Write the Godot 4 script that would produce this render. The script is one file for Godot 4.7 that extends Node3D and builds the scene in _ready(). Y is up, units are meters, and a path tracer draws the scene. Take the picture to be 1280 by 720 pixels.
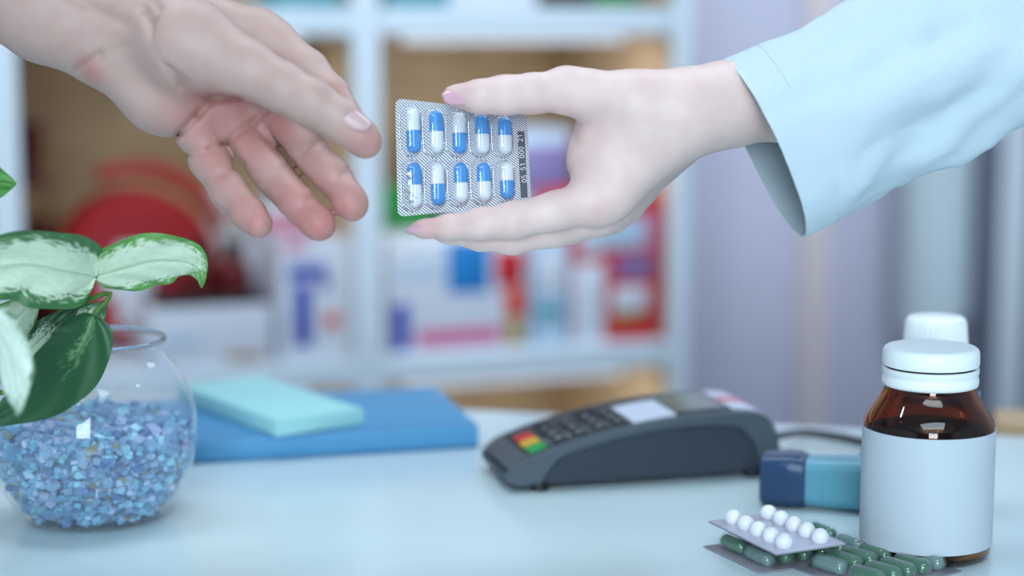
extends Node3D

# ---------------------------------------------------------------- measures
const T := 0.92            # height of the counter top
const EYE := 0.285         # the lens above the counter top
const F := 2400.0          # focal length in pixels of a 1280 x 720 frame
const DIP := 345.0         # the horizon lies this far above the middle of the frame
var cp := 0.0
var sp := 0.0
var mats := {}
var taken := {}


func _ready() -> void:
	var pitch := atan(DIP / F)
	cp = cos(pitch)
	sp = sin(pitch)
	# camera
	var cam := Camera3D.new()
	cam.name = "camera"
	add_child(cam)
	cam.position = Vector3(0, T + EYE, 0)
	cam.rotation.x = -pitch
	cam.keep_aspect = Camera3D.KEEP_HEIGHT
	var lens := CameraAttributesPhysical.new()
	lens.frustum_focal_length = 12.0 * F / 360.0
	lens.frustum_focus_distance = 1.0
	lens.frustum_near = 0.05
	lens.frustum_far = 60.0
	lens.exposure_aperture = 3.3
	cam.attributes = lens
	cam.fov = rad_to_deg(2.0 * atan(360.0 / F))
	cam.current = true
	# surroundings
	var we := WorldEnvironment.new()
	we.name = "surroundings"
	var env := Environment.new()
	env.background_mode = Environment.BG_COLOR
	env.background_color = Color(0.55, 0.65, 0.75)
	env.tonemap_mode = Environment.TONE_MAPPER_LINEAR
	env.tonemap_exposure = 0.48
	env.sdfgi_enabled = true
	env.ssao_enabled = true
	env.ssil_enabled = true
	we.environment = env
	add_child(we)
	materials()
	lamps()
	room()
	counter()
	shelving()
	right_side()
	bowl()
	plant()
	book()
	terminal()
	inhaler()
	bottles()
	packs_on_counter()
	giving_hand()
	capsule_pack()
	reaching_hand()


# ---------------------------------------------------------------- places
func ray(px: float, py: float) -> Vector3:
	var x := (px - 640.0) / F
	var y := -(py - 360.0) / F
	return Vector3(x, y * cp - sp, -y * sp - cp)


func at(px: float, py: float, depth: float) -> Vector3:
	return Vector3(0, T + EYE, 0) + ray(px, py) * depth


func on(px: float, py: float, h := 0.0) -> Vector3:
	var d := ray(px, py)
	return Vector3(0, T + EYE, 0) + d * ((EYE - h) / -d.y)


# ---------------------------------------------------------------- naming
func numbered(called: String) -> String:
	var n: int = taken.get(called, 0)
	taken[called] = n + 1
	return called if n == 0 else "%s_%03d" % [called, n]


func tag(o: Node, label: String, category := "", group := "", kind := "") -> Node:
	if label: o.set_meta("label", label)
	if category: o.set_meta("category", category)
	if group: o.set_meta("group", group)
	if kind: o.set_meta("kind", kind)
	return o


func thing(called: String, label: String, category: String, place := Vector3.ZERO, turn := 0.0, group := "") -> Node3D:
	var o := Node3D.new()
	o.name = numbered(called)
	add_child(o)
	o.position = place
	o.rotation.y = turn
	tag(o, label, category, group)
	return o


func obj(called: String, mesh: Mesh, m: Material, parent: Node = null, xf := Transform3D()) -> MeshInstance3D:
	var o := MeshInstance3D.new()
	o.mesh = mesh
	o.material_override = m
	o.transform = xf
	if parent == null:
		o.name = numbered(called)
		add_child(o)
	else:
		var k := 0
		var n := called
		while parent.has_node(NodePath(n)):
			k += 1
			n = "%s_%03d" % [called, k]
		o.name = n
		parent.add_child(o, true)
	return o


func struct(called: String, mesh: Mesh, m: Material, xf := Transform3D()) -> MeshInstance3D:
	var o := obj(called, mesh, m, null, xf)
	o.set_meta("kind", "structure")
	return o


func moved(x: float, y: float, z: float) -> Transform3D:
	return Transform3D(Basis(), Vector3(x, y, z))


# ---------------------------------------------------------------- shape helpers (counter-clockwise seen from outside)
func begin() -> SurfaceTool:
	var st := SurfaceTool.new()
	st.begin(Mesh.PRIMITIVE_TRIANGLES)
	return st


func tri(st: SurfaceTool, a: Vector3, b: Vector3, c: Vector3) -> void:
	st.add_vertex(a)
	st.add_vertex(c)
	st.add_vertex(b)


func quad(st: SurfaceTool, a: Vector3, b: Vector3, c: Vector3, d: Vector3) -> void:
	tri(st, a, b, c)
	tri(st, a, c, d)


func done(st: SurfaceTool) -> ArrayMesh:
	st.index()
	st.generate_normals()
	return st.commit()


func lathe(profile: Array, seg := 48, st: SurfaceTool = null, sharp := 32.0) -> SurfaceTool:
	if st == null: st = begin()
	var group := 1
	for j in profile.size() - 1:
		var a: Vector2 = profile[j]
		var b: Vector2 = profile[j + 1]
		if j > 0:
			var pr: Vector2 = profile[j - 1]
			if absf(rad_to_deg((a - pr).angle_to(b - a))) > sharp:
				group += 1
		st.set_smooth_group(group)
		for i in seg:
			var f0 := TAU * i / seg
			var f1 := TAU * (i + 1) / seg
			var p0 := Vector3(a.x * cos(f0), a.y, -a.x * sin(f0))
			var p1 := Vector3(a.x * cos(f1), a.y, -a.x * sin(f1))
			var p2 := Vector3(b.x * cos(f1), b.y, -b.x * sin(f1))
			var p3 := Vector3(b.x * cos(f0), b.y, -b.x * sin(f0))
			if a.x < 1e-6:
				tri(st, p0, p2, p3)
			elif b.x < 1e-6:
				tri(st, p0, p1, p2)
			else:
				quad(st, p0, p1, p2, p3)
	return st


# a box with rounded edges, centred; r is the radius of the edges
func rbox(size: Vector3, r := 0.002, steps := 2, st: SurfaceTool = null, xf := Transform3D()) -> SurfaceTool:
	if st == null: st = begin()
	var h := size / 2.0
	r = minf(r, minf(h.x, minf(h.y, h.z)) * 0.98)
	var core := h - Vector3(r, r, r)
	st.set_smooth_group(0)
	for axis in 3:
		for s in [-1.0, 1.0]:
			var u := (axis + 1) % 3
			var v := (axis + 2) % 3
			var us := stations(h[u], core[u], r, steps)
			var vs := stations(h[v], core[v], r, steps)
			for i in us.size() - 1:
				for j in vs.size() - 1:
					var q := []
					for c in [[0, 0], [1, 0], [1, 1], [0, 1]]:
						var p := Vector3()
						p[axis] = s * h[axis]
						p[u] = us[i + c[0]]
						p[v] = vs[j + c[1]]
						var inner := p.clamp(-core, core)
						var away := p - inner
						p = inner + (away.normalized() * r if away.length() > 1e-9 else Vector3.ZERO)
						q.append(xf * p)
					if s > 0: quad(st, q[0], q[1], q[2], q[3])
					else: quad(st, q[3], q[2], q[1], q[0])
	return st


func stations(h: float, c: float, r: float, steps: int) -> PackedFloat32Array:
	var out := PackedFloat32Array()
	for i in steps + 1:
		out.append(-c - r * tan(PI / 4 * (1.0 - float(i) / steps)))
	for i in steps + 1:
		out.append(c + r * tan(PI / 4 * float(i) / steps))
	return out


func rb(size: Vector3, r := 0.002, steps := 2) -> ArrayMesh:
	return done(rbox(size, r, steps))


# a flat outline in x-y, swept along z from -w/2 to w/2, with chamfered rims
func extrude(outline: PackedVector2Array, w: float, chamfer := 0.0, st: SurfaceTool = null, xf := Transform3D(), smooth_sides := true) -> SurfaceTool:
	if st == null: st = begin()
	var poly := outline
	if Geometry2D.is_polygon_clockwise(poly):
		poly = poly.duplicate()
		poly.reverse()
	var n := poly.size()
	var small := PackedVector2Array()
	for i in n:
		var e0 := (poly[i] - poly[(i + n - 1) % n]).normalized()
		var e1 := (poly[(i + 1) % n] - poly[i]).normalized()
		var n0 := Vector2(-e0.y, e0.x)
		var n1 := Vector2(-e1.y, e1.x)
		var m := (n0 + n1)
		m = m.normalized() / maxf(0.5, m.normalized().dot(n1)) if m.length() > 1e-6 else n1
		small.append(poly[i] + m * chamfer)
	var z := w / 2.0
	var zi := z - chamfer
	var group := 40
	for i in n:
		var k := (i + 1) % n
		var turn := absf(rad_to_deg((poly[i] - poly[(i + n - 1) % n]).angle_to(poly[k] - poly[i])))
		if turn > 30.0: group += 1
		st.set_smooth_group(group if smooth_sides else -1)
		quad(st, xf * v3(poly[i], zi), xf * v3(poly[i], -zi), xf * v3(poly[k], -zi), xf * v3(poly[k], zi))
		if chamfer > 0.0:
			st.set_smooth_group(group + 100)
			quad(st, xf * v3(small[i], z), xf * v3(poly[i], zi), xf * v3(poly[k], zi), xf * v3(small[k], z))
			st.set_smooth_group(group + 200)
			quad(st, xf * v3(poly[i], -zi), xf * v3(small[i], -z), xf * v3(small[k], -z), xf * v3(poly[k], -zi))
	st.set_smooth_group(-1)
	var caps := Geometry2D.triangulate_polygon(small)
	for i in range(0, caps.size(), 3):
		var a := small[caps[i]]
		var b := small[caps[i + 1]]
		var c := small[caps[i + 2]]
		if (b - a).cross(c - a) < 0.0:
			var s := b
			b = c
			c = s
		tri(st, xf * v3(a, z), xf * v3(b, z), xf * v3(c, z))
		tri(st, xf * v3(a, -z), xf * v3(c, -z), xf * v3(b, -z))
	return st


func v3(p: Vector2, z: float) -> Vector3:
	return Vector3(p.x, p.y, z)


# a round tube through points, radius per point
func tube(pts: Array, radii: Array, seg := 12, st: SurfaceTool = null, capped := true) -> SurfaceTool:
	if st == null: st = begin()
	st.set_smooth_group(0)
	var rings := []
	var side := Vector3.ZERO
	for i in pts.size():
		var d: Vector3 = (pts[mini(i + 1, pts.size() - 1)] - pts[maxi(i - 1, 0)]).normalized()
		if side == Vector3.ZERO:
			side = d.cross(Vector3.UP if absf(d.y) < 0.9 else Vector3.RIGHT).normalized()
		side = (side - d * side.dot(d)).normalized()
		var up := side.cross(d).normalized()
		var ring := []
		for k in seg:
			var f := TAU * k / seg
			ring.append(pts[i] + (side * cos(f) + up * sin(f)) * radii[i])
		rings.append(ring)
	for i in rings.size() - 1:
		for k in seg:
			var l := (k + 1) % seg
			quad(st, rings[i][l], rings[i][k], rings[i + 1][k], rings[i + 1][l])
	if capped:
		for k in seg:
			var l := (k + 1) % seg
			tri(st, pts[0], rings[0][k], rings[0][l])
			tri(st, pts[-1], rings[-1][l], rings[-1][k])
	return st


func curve(pts: Array, n: int) -> Array:
	var out := []
	for i in n:
		var t := float(i) / (n - 1) * (pts.size() - 1)
		var k := mini(int(t), pts.size() - 2)
		var a = pts[maxi(k - 1, 0)]
		var b = pts[k]
		var c = pts[k + 1]
		var d = pts[mini(k + 2, pts.size() - 1)]
		out.append(b.cubic_interpolate(c, a, d, t - k))
	return out


func curve_f(pts: Array, n: int) -> Array:
	var out := []
	for i in n:
		var t := float(i) / (n - 1) * (pts.size() - 1)
		var k := mini(int(t), pts.size() - 2)
		out.append(lerpf(pts[k], pts[k + 1], smoothstep(0, 1, t - k)))
	return out


# ---------------------------------------------------------------- materials
func mat(called: String, c: Color, rough := 0.5, metal := 0.0) -> StandardMaterial3D:
	var m := StandardMaterial3D.new()
	m.resource_name = called
	m.albedo_color = c
	m.roughness = rough
	m.metallic = metal
	mats[called] = m
	return m


func noise(freq: float, kind := FastNoiseLite.TYPE_SIMPLEX_SMOOTH, octaves := 4, seed_ := 1) -> FastNoiseLite:
	var n := FastNoiseLite.new()
	n.noise_type = kind
	n.frequency = freq
	n.fractal_octaves = octaves
	n.seed = seed_
	return n


func noise_tex(freq: float, low: Color, high: Color, size := 256, octaves := 4, seed_ := 1) -> NoiseTexture2D:
	var t := NoiseTexture2D.new()
	t.width = size
	t.height = size
	t.seamless = true
	t.noise = noise(freq, FastNoiseLite.TYPE_SIMPLEX_SMOOTH, octaves, seed_)
	var g := Gradient.new()
	g.set_color(0, low)
	g.set_color(1, high)
	t.color_ramp = g
	return t


func mottled(m: StandardMaterial3D, freq: float, low: Color, high: Color, scale: float, seed_ := 1) -> StandardMaterial3D:
	m.albedo_texture = noise_tex(freq, low, high, 256, 4, seed_)
	m.uv1_triplanar = true
	m.uv1_scale = Vector3.ONE * scale
	return m


func bumpy(m: StandardMaterial3D, freq: float, scale: float, depth_cm: float, seed_ := 2) -> StandardMaterial3D:
	m.heightmap_enabled = true
	m.heightmap_texture = noise_tex(freq, Color.BLACK, Color.WHITE, 256, 4, seed_)
	m.heightmap_scale = depth_cm
	m.uv1_triplanar = true
	m.uv1_scale = Vector3.ONE * scale
	return m


func glass(called: String, a: float, rough := 0.02) -> StandardMaterial3D:
	var m := mat(called, Color(0.93, 0.97, 1.0, a), rough)
	m.transparency = BaseMaterial3D.TRANSPARENCY_ALPHA
	m.cull_mode = BaseMaterial3D.CULL_DISABLED
	return m


func materials() -> void:
	mat("counter", Color(0.82, 0.89, 0.9), 0.2)
	mat("counter_side", Color(0.75, 0.78, 0.82), 0.4)
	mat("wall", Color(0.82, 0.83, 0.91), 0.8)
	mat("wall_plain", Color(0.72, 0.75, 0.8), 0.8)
	mat("ceiling", Color(0.85, 0.87, 0.9), 0.9)
	mat("floor", Color(0.5, 0.5, 0.52), 0.4)
	mottled(mats.floor, 0.03, Color(0.85, 0.85, 0.85), Color(1, 1, 1), 1.2)
	mat("shelf_white", Color(0.86, 0.91, 0.94), 0.45)
	mottled(mat("shelf_wood", Color(0.84, 0.72, 0.56), 0.6), 0.02, Color(0.85, 0.83, 0.8), Color(1, 1, 1), 3.0, 5)
	mats.shelf_wood.uv1_scale = Vector3(2, 12, 2)
	mat("pale_wood", Color(0.72, 0.6, 0.46), 0.55)
	mat("white_plastic", Color(0.95, 0.97, 0.97), 0.35)
	mat("label_paper", Color(0.76, 0.8, 0.83), 0.55)
	mat("book_blue", Color(0.32, 0.6, 0.78), 0.45)
	mat("page", Color(0.88, 0.88, 0.85), 0.8)
	mat("mint", Color(0.66, 0.88, 0.88), 0.6)
	mat("terminal_shell", Color(0.31, 0.35, 0.38), 0.32)
	mat("terminal_dark", Color(0.18, 0.215, 0.26), 0.5)
	mat("terminal_face", Color(0.2, 0.22, 0.25), 0.45)
	mat("black", Color(0.02, 0.02, 0.025), 0.5)
	mat("key", Color(0.13, 0.145, 0.165), 0.5)
	mat("key_red", Color(0.8, 0.1, 0.09), 0.4)
	mat("key_yellow", Color(0.85, 0.66, 0.12), 0.4)
	mat("key_green", Color(0.02, 0.6, 0.25), 0.4)
	mat("key_print", Color(0.75, 0.78, 0.82), 0.5)
	mat("sticker", Color(0.82, 0.84, 0.9), 0.6)
	mat("display", Color(0.42, 0.45, 0.43), 0.12)
	mat("pink_print", Color(0.82, 0.32, 0.4), 0.5)
	mat("cable", Color(0.09, 0.12, 0.14), 0.45)
	mat("inhaler_cap", Color(0.13, 0.24, 0.38), 0.28)
	var ib := mat("inhaler_body", Color(0.36, 0.6, 0.67), 0.3)
	ib.backlight_enabled = true
	ib.backlight = Color(0.1, 0.25, 0.3)
	var amber := mat("amber_glass", Color(0.72, 0.42, 0.16, 0.0), 0.03)
	amber.refraction_enabled = true
	amber.refraction_scale = 0.05
	glass("bowl_glass", 0.08)
	glass("blister", 0.08, 0.04)
	var gr := mat("clear_rim", Color(0.93, 0.97, 0.98, 0.0), 0.02)
	gr.refraction_enabled = true
	gr.refraction_scale = 0.05
	mat("foil", Color(0.96, 0.97, 1.0), 0.35, 0.2)
	mat("foil_plain", Color(0.7, 0.68, 0.72), 0.35, 0.6)
	mat("foil_torn", Color(0.75, 0.77, 0.8), 0.25, 0.9)
	mat("capsule_white", Color(0.9, 0.92, 0.94), 0.25)
	mat("capsule_blue", Color(0.0, 0.56, 0.87), 0.2)
	mat("capsule_green", Color(0.0, 0.38, 0.2), 0.2)
	mat("capsule_grey", Color(0.36, 0.5, 0.46), 0.2)
	mat("tray", Color(0.74, 0.74, 0.8), 0.3)
	mat("tablet", Color(0.92, 0.92, 0.94), 0.35)
	mat("ink_dark", Color(0.3, 0.32, 0.36), 0.6)
	var cl := mat("coat", Color(0.79, 0.86, 0.89), 0.85)
	cl.rim_enabled = true
	cl.rim = 0.2
	bumpy(cl, 0.08, 60.0, 0.03)
	for who in [["skin_pale", Color(1, 1, 1)], ["skin_tan", Color(1, 1, 1)]]:
		var sk := mat(who[0], who[1], 0.5)
		sk.vertex_color_use_as_albedo = true
		sk.subsurf_scatter_enabled = true
		sk.subsurf_scatter_strength = 0.06
		sk.albedo_texture = noise_tex(0.02, Color(0.95, 0.93, 0.93), Color(1, 1, 1), 256, 2, 8)
		sk.uv1_triplanar = true
		sk.uv1_scale = Vector3.ONE * 12.0
	var nail := mat("nail_polish", Color(0.88, 0.68, 0.74), 0.12)
	nail.clearcoat_enabled = true
	nail.clearcoat = 0.6
	nail.clearcoat_roughness = 0.05
	mat("nail_bare", Color(0.82, 0.68, 0.68), 0.22)
	var leaf := mat("leaf", Color(1, 1, 1), 0.42)
	leaf.vertex_color_use_as_albedo = true
	leaf.backlight_enabled = true
	leaf.backlight = Color(0.35, 0.4, 0.3)
	mat("stem", Color(0.3, 0.45, 0.16), 0.5)
	mat("pot", Color(0.85, 0.85, 0.86), 0.3)
	mat("soil", Color(0.1, 0.07, 0.05), 0.95)
	var cr := mat("crystal", Color(1, 1, 1), 0.3)
	cr.vertex_color_use_as_albedo = true
	mat("shirt", Color(0.35, 0.4, 0.5), 0.9)
	for p in [["red", 0.62, 0.06, 0.1], ["dark_red", 0.38, 0.05, 0.06], ["print_blue", 0.13, 0.22, 0.66], ["print_sky", 0.1, 0.5, 0.78], ["print_pink", 0.82, 0.38, 0.56], ["print_orange", 0.85, 0.25, 0.1],
			["print_olive", 0.66, 0.55, 0.2], ["print_violet", 0.48, 0.46, 0.66], ["print_green", 0.1, 0.5, 0.2], ["print_pale", 0.7, 0.8, 0.88], ["carton", 0.84, 0.86, 0.9], ["print_teal", 0.25, 0.6, 0.66], ["print_dark", 0.1, 0.09, 0.1], ["beige", 0.66, 0.54, 0.38], ["print_red", 0.8, 0.12, 0.17]]:
		mat(p[0], Color(p[1], p[2], p[3]), 0.5)
	mat("grey_cloth", Color(0.45, 0.48, 0.55), 0.9)
	mat("steel", Color(0.55, 0.62, 0.66), 0.35, 0.3)
	mat("chrome", Color(0.8, 0.82, 0.85), 0.15, 1.0)


func glow(called: String, c: Color, e: float) -> StandardMaterial3D:
	var m := mat(called, Color(0.9, 0.9, 0.9), 0.6)
	m.emission_enabled = true
	m.emission = c
	m.emission_energy_multiplier = e
	return m


# ---------------------------------------------------------------- light
func panel_lamp(label: String, place: Vector3, towards: Vector3, size: Vector2, energy: float, c: Color, seen: float) -> void:
	var o := thing("panel_light", label, "lamp", place)
	o.look_at_from_position(place, place + towards, Vector3.FORWARD if absf(towards.y) > 0.9 else Vector3.UP)
	obj("frame", rb(Vector3(size.x + 0.05, size.y + 0.05, 0.03), 0.004), mats.white_plastic, o, moved(0, 0, 0.02))
	obj("diffuser", rb(Vector3(size.x, size.y, 0.012), 0.002), glow("lamp_glow_%d" % mats.size(), c, seen), o)
	var a := AreaLight3D.new()
	a.name = "area_light"
	a.area_size = size
	a.light_energy = energy
	a.light_color = c
	a.shadow_enabled = true
	a.area_range = 12.0
	a.position = Vector3(0, 0, -0.012)
	o.add_child(a)


func lamps() -> void:
	var cool := Color(0.86, 0.96, 1.0)
	panel_lamp("white ceiling light panel above and behind the camera", Vector3(0.12, 2.66, 0.78), Vector3.DOWN, Vector2(1.5, 0.8), 4.0, cool, 4.0)
	panel_lamp("white ceiling light panel in front of the shelf unit", Vector3(-0.25, 2.66, -1.45), Vector3.DOWN, Vector2(1.4, 0.5), 2.8, Color(0.9, 0.95, 1.0), 2.0)
	panel_lamp("white ceiling light panel near the back wall over the hanging coats", Vector3(1.1, 2.66, -2.45), Vector3.DOWN, Vector2(1.2, 0.6), 3.0, Color(0.9, 0.94, 1.0), 2.0)
	panel_lamp("tall upright soft light panel far behind the camera", Vector3(-0.1, 1.85, 3.2), Vector3(0, -0.1, -1), Vector2(1.1, 1.5), 18.0, Color(0.88, 0.95, 1.0), 4.0)
	for p in [[Vector3(-0.45, 2.6, 1.5), Vector3(-0.25, 1.3, -2.3), 6.0, "ceiling spotlight aimed at the shelf unit"], [Vector3(0.45, 2.6, 1.5), Vector3(0.75, 1.25, -3.3), 7.0, "ceiling spotlight aimed at the back wall and the hanging coats"]]:
		var o := thing("spotlight", p[3], "lamp", p[0])
		o.look_at_from_position(p[0], p[1], Vector3.UP)
		obj("housing", done(lathe([Vector2(0, -0.08), Vector2(0.03, -0.08), Vector2(0.05, -0.06), Vector2(0.055, 0.04), Vector2(0.05, 0.04), Vector2(0.048, 0.02), Vector2(0, 0.02)], 28)), mats.white_plastic, o, Transform3D(Basis(Vector3.RIGHT, -PI / 2), Vector3.ZERO))
		obj("bulb_face", done(lathe([Vector2(0, 0.02), Vector2(0.046, 0.02), Vector2(0.044, 0.028), Vector2(0, 0.03)], 24)), glow("spot_glow_%d" % mats.size(), Color(0.95, 0.97, 1.0), 20.0), o, Transform3D(Basis(Vector3.RIGHT, -PI / 2), Vector3.ZERO))
		var l := SpotLight3D.new()
		l.name = "spot_light"
		l.light_energy = p[2]
		l.light_color = Color(0.97, 0.98, 1.0)
		l.light_size = 0.045
		l.spot_angle = 9.0
		l.spot_angle_attenuation = 0.8
		l.spot_range = 14.0
		l.spot_attenuation = 2.0
		l.shadow_enabled = true
		l.position.z = -0.06
		o.add_child(l)
		var arm := Transform3D(o.transform.basis.inverse(), Vector3.ZERO)
		obj("stem", done(tube([Vector3(0, 0.03, 0), Vector3(0, 0.1, 0)], [0.008, 0.008], 10)), mats.white_plastic, o, arm)
	for p in [[-1.45, "round ceiling downlight to the left of the counter"], [1.85, "round ceiling downlight to the right of the counter"]]:
		var o := thing("downlight", p[1], "lamp", Vector3(p[0], 2.69, -0.75))
		obj("trim_ring", done(lathe([Vector2(0.05, -0.012), Vector2(0.075, -0.012), Vector2(0.08, 0.0), Vector2(0.05, 0.0), Vector2(0.05, -0.012)], 32)), mats.white_plastic, o)
		obj("bulb_face", done(lathe([Vector2(0, -0.008), Vector2(0.05, -0.008), Vector2(0.05, 0.0), Vector2(0, 0.0)], 24)), glow("downlight_glow_%d" % mats.size(), cool, 30.0), o)
		var l := SpotLight3D.new()
		l.name = "spot_light"
		l.light_energy = 0.8
		l.light_color = cool
		l.light_size = 0.05
		l.spot_angle = 60.0
		l.spot_range = 12.0
		l.spot_attenuation = 2.0
		l.shadow_enabled = true
		l.rotation.x = -PI / 2
		l.position.y = -0.03
		o.add_child(l)


func room() -> void:
	var t := 0.12
	struct("floor", rb(Vector3(4.8, t, 7.4), 0.002), mats.floor, moved(0, -t / 2, 0.2))
	struct("ceiling", rb(Vector3(4.8, t, 7.4), 0.002), mats.ceiling, moved(0, 2.7 + t / 2, 0.2))
	struct("wall_back", rb(Vector3(4.8, 2.7, t), 0.002), mats.wall, moved(0, 1.35, -3.4))
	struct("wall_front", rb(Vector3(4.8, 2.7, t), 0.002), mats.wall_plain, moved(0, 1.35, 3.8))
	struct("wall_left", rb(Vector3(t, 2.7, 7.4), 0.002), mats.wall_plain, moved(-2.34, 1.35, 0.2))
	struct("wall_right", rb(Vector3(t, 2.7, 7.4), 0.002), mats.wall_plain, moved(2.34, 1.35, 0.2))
	struct("baseboard_back", rb(Vector3(4.4, 0.09, 0.02), 0.004), mats.white_plastic, moved(0, 0.045, -3.33))


func counter() -> void:
	var turn := atan(0.233)
	var mid := Vector3(0.0, 0, -1.359) + Vector3(-sin(turn), 0, cos(turn)) * 0.4
	var o := thing("counter", "glossy white counter that carries the bowl, book, terminal and bottles", "counter", mid, -turn)
	obj("worktop", rb(Vector3(2.6, 0.035, 0.8), 0.004, 3), mats.counter, o, moved(0, T - 0.0175, 0))
	obj("body", rb(Vector3(2.5, T - 0.135, 0.66), 0.004), mats.counter_side, o, moved(0, 0.1 + (T - 0.135) / 2, 0))
	obj("plinth", rb(Vector3(2.4, 0.1, 0.58), 0.004), mats.terminal_dark, o, moved(0, 0.05, 0))


# ---------------------------------------------------------------- shelves
const SLANT := 20.0
var so := Vector3.ZERO
var su := Vector3.ZERO
var sn := Vector3.ZERO
var board_top := 0.0
var board_gap := 0.0


func s_hit(px: float, py: float, d := 0.0) -> Vector2:
	var r := ray(px, py)
	var eye := Vector3(0, T + EYE, 0)
	var t := (so + sn * d - eye).dot(sn) / r.dot(sn)
	var p := eye + r * t
	return Vector2((p - so).dot(su), p.y)


func s_at(u: float, h: float, d: float) -> Transform3D:
	var p := so + su * u + sn * d
	return Transform3D(Basis(Vector3.UP, deg_to_rad(SLANT)), Vector3(p.x, h, p.z))


func shelving() -> void:
	var a := deg_to_rad(SLANT)
	so = at(461, 250, 2.2)
	so.y = 0
	su = Vector3(cos(a), 0, -sin(a))
	sn = Vector3(-sin(a), 0, -cos(a))
	var deep := 0.43
	var u_left := s_hit(6, 200).x
	var u_right := s_hit(853, 250).x
	var lower := s_hit(461, 452).y
	var upper := s_hit(461, 9).y
	board_top = lower
	board_gap = upper - lower
	var t := 0.032
	var high := upper + board_gap
	var low := lower - 2.0 * board_gap
	var o := thing("shelf_unit", "white-edged wooden shelf unit with square compartments behind the counter", "shelf")
	var all := [u_left - (u_right + 0.39), u_left, 0.0, u_right]
	all[0] = u_left - 0.39
	for u in all:
		var w := 0.022 if u == u_right else t
		var up := obj("upright", rb(Vector3(w - 0.006, high, deep - 0.02), 0.001), mats.shelf_wood, o, s_at(u, high / 2, deep / 2 + 0.01))
		obj("edge_strip", rb(Vector3(w, high, 0.02), 0.002), mats.shelf_white, up, Transform3D(Basis(), Vector3(0, 0, deep / 2)))
	for k in range(-2, 2):
		var h := lower + k * board_gap - t / 2
		if h < 0.02: continue
		for j in all.size() - 1:
			var w: float = all[j + 1] - all[j] - 0.026
			obj("shelf_board", rb(Vector3(w, t, deep - 0.012), 0.002), mats.shelf_white, o, s_at((all[j] + all[j + 1]) / 2, h, deep / 2 + 0.006))
	obj("shelf_board", rb(Vector3(u_right - all[0], t, deep), 0.002), mats.shelf_white, o, s_at((all[0] + u_right) / 2, high + t / 2, deep / 2))
	obj("back_panel", rb(Vector3(u_right - all[0], high, 0.012), 0.001), mats.shelf_wood, o, s_at((all[0] + u_right) / 2, high / 2, deep + 0.008))
	# slim light strips under the boards, just behind their front edges
	for k in 4:
		var a0: float = all[1 + k % 2] + 0.05
		var a1: float = all[2 + k % 2] - 0.07
		var xf := s_at((a0 + a1) / 2, (upper if k < 2 else lower) - t - 0.005, 0.025)
		var ls := obj("light_strip", rb(Vector3(a1 - a0, 0.008, 0.014), 0.002), glow("strip_glow_%d" % k, Color(0.92, 0.95, 1.0), 0.8), o, xf)
		var al := AreaLight3D.new()
		al.name = "strip_light"
		al.area_size = Vector2(a1 - a0, 0.012)
		al.light_energy = [0.045, 0.12, 0.08, 0.12][k]
		al.light_color = Color(0.92, 0.95, 1.0)
		al.shadow_enabled = true
		al.area_range = 6.0
		al.transform = Transform3D(Basis(Vector3.RIGHT, -0.75), Vector3(0, -0.012, -0.004))
		ls.add_child(al)
	shelf_goods()


# a carton with its front on the line between two pixels, standing at height base; panels are prints on its front
func carton(label: String, px0: float, px1: float, py_top: float, base: float, d: float, deep: float, body: String, panels := [], group := "") -> Node3D:
	var py_mid := py_top + 20
	var a := s_hit(px0, py_mid, d)
	var b := s_hit(px1, py_mid, d)
	var top := s_hit((px0 + px1) / 2, py_top, d).y
	var w := b.x - a.x
	var h := top - base
	var o := thing("carton", label, "box", Vector3.ZERO, 0.0, group)
	o.transform = s_at((a.x + b.x) / 2, base, d)
	obj("box_body", rb(Vector3(w, h, deep), 0.0015), mats[body], o, moved(0, h / 2, -deep / 2))
	for p in panels:
		var size := Vector3(w * (p[1] - p[0]), h * (p[3] - p[2]), 0.0012)
		obj("printed_panel", rb(size, 0.0004, 1), mats[p[4]], o, moved(w * ((p[0] + p[1]) / 2 - 0.5), h * (1.0 - (p[2] + p[3]) / 2), 0.0004))
	return o


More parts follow.
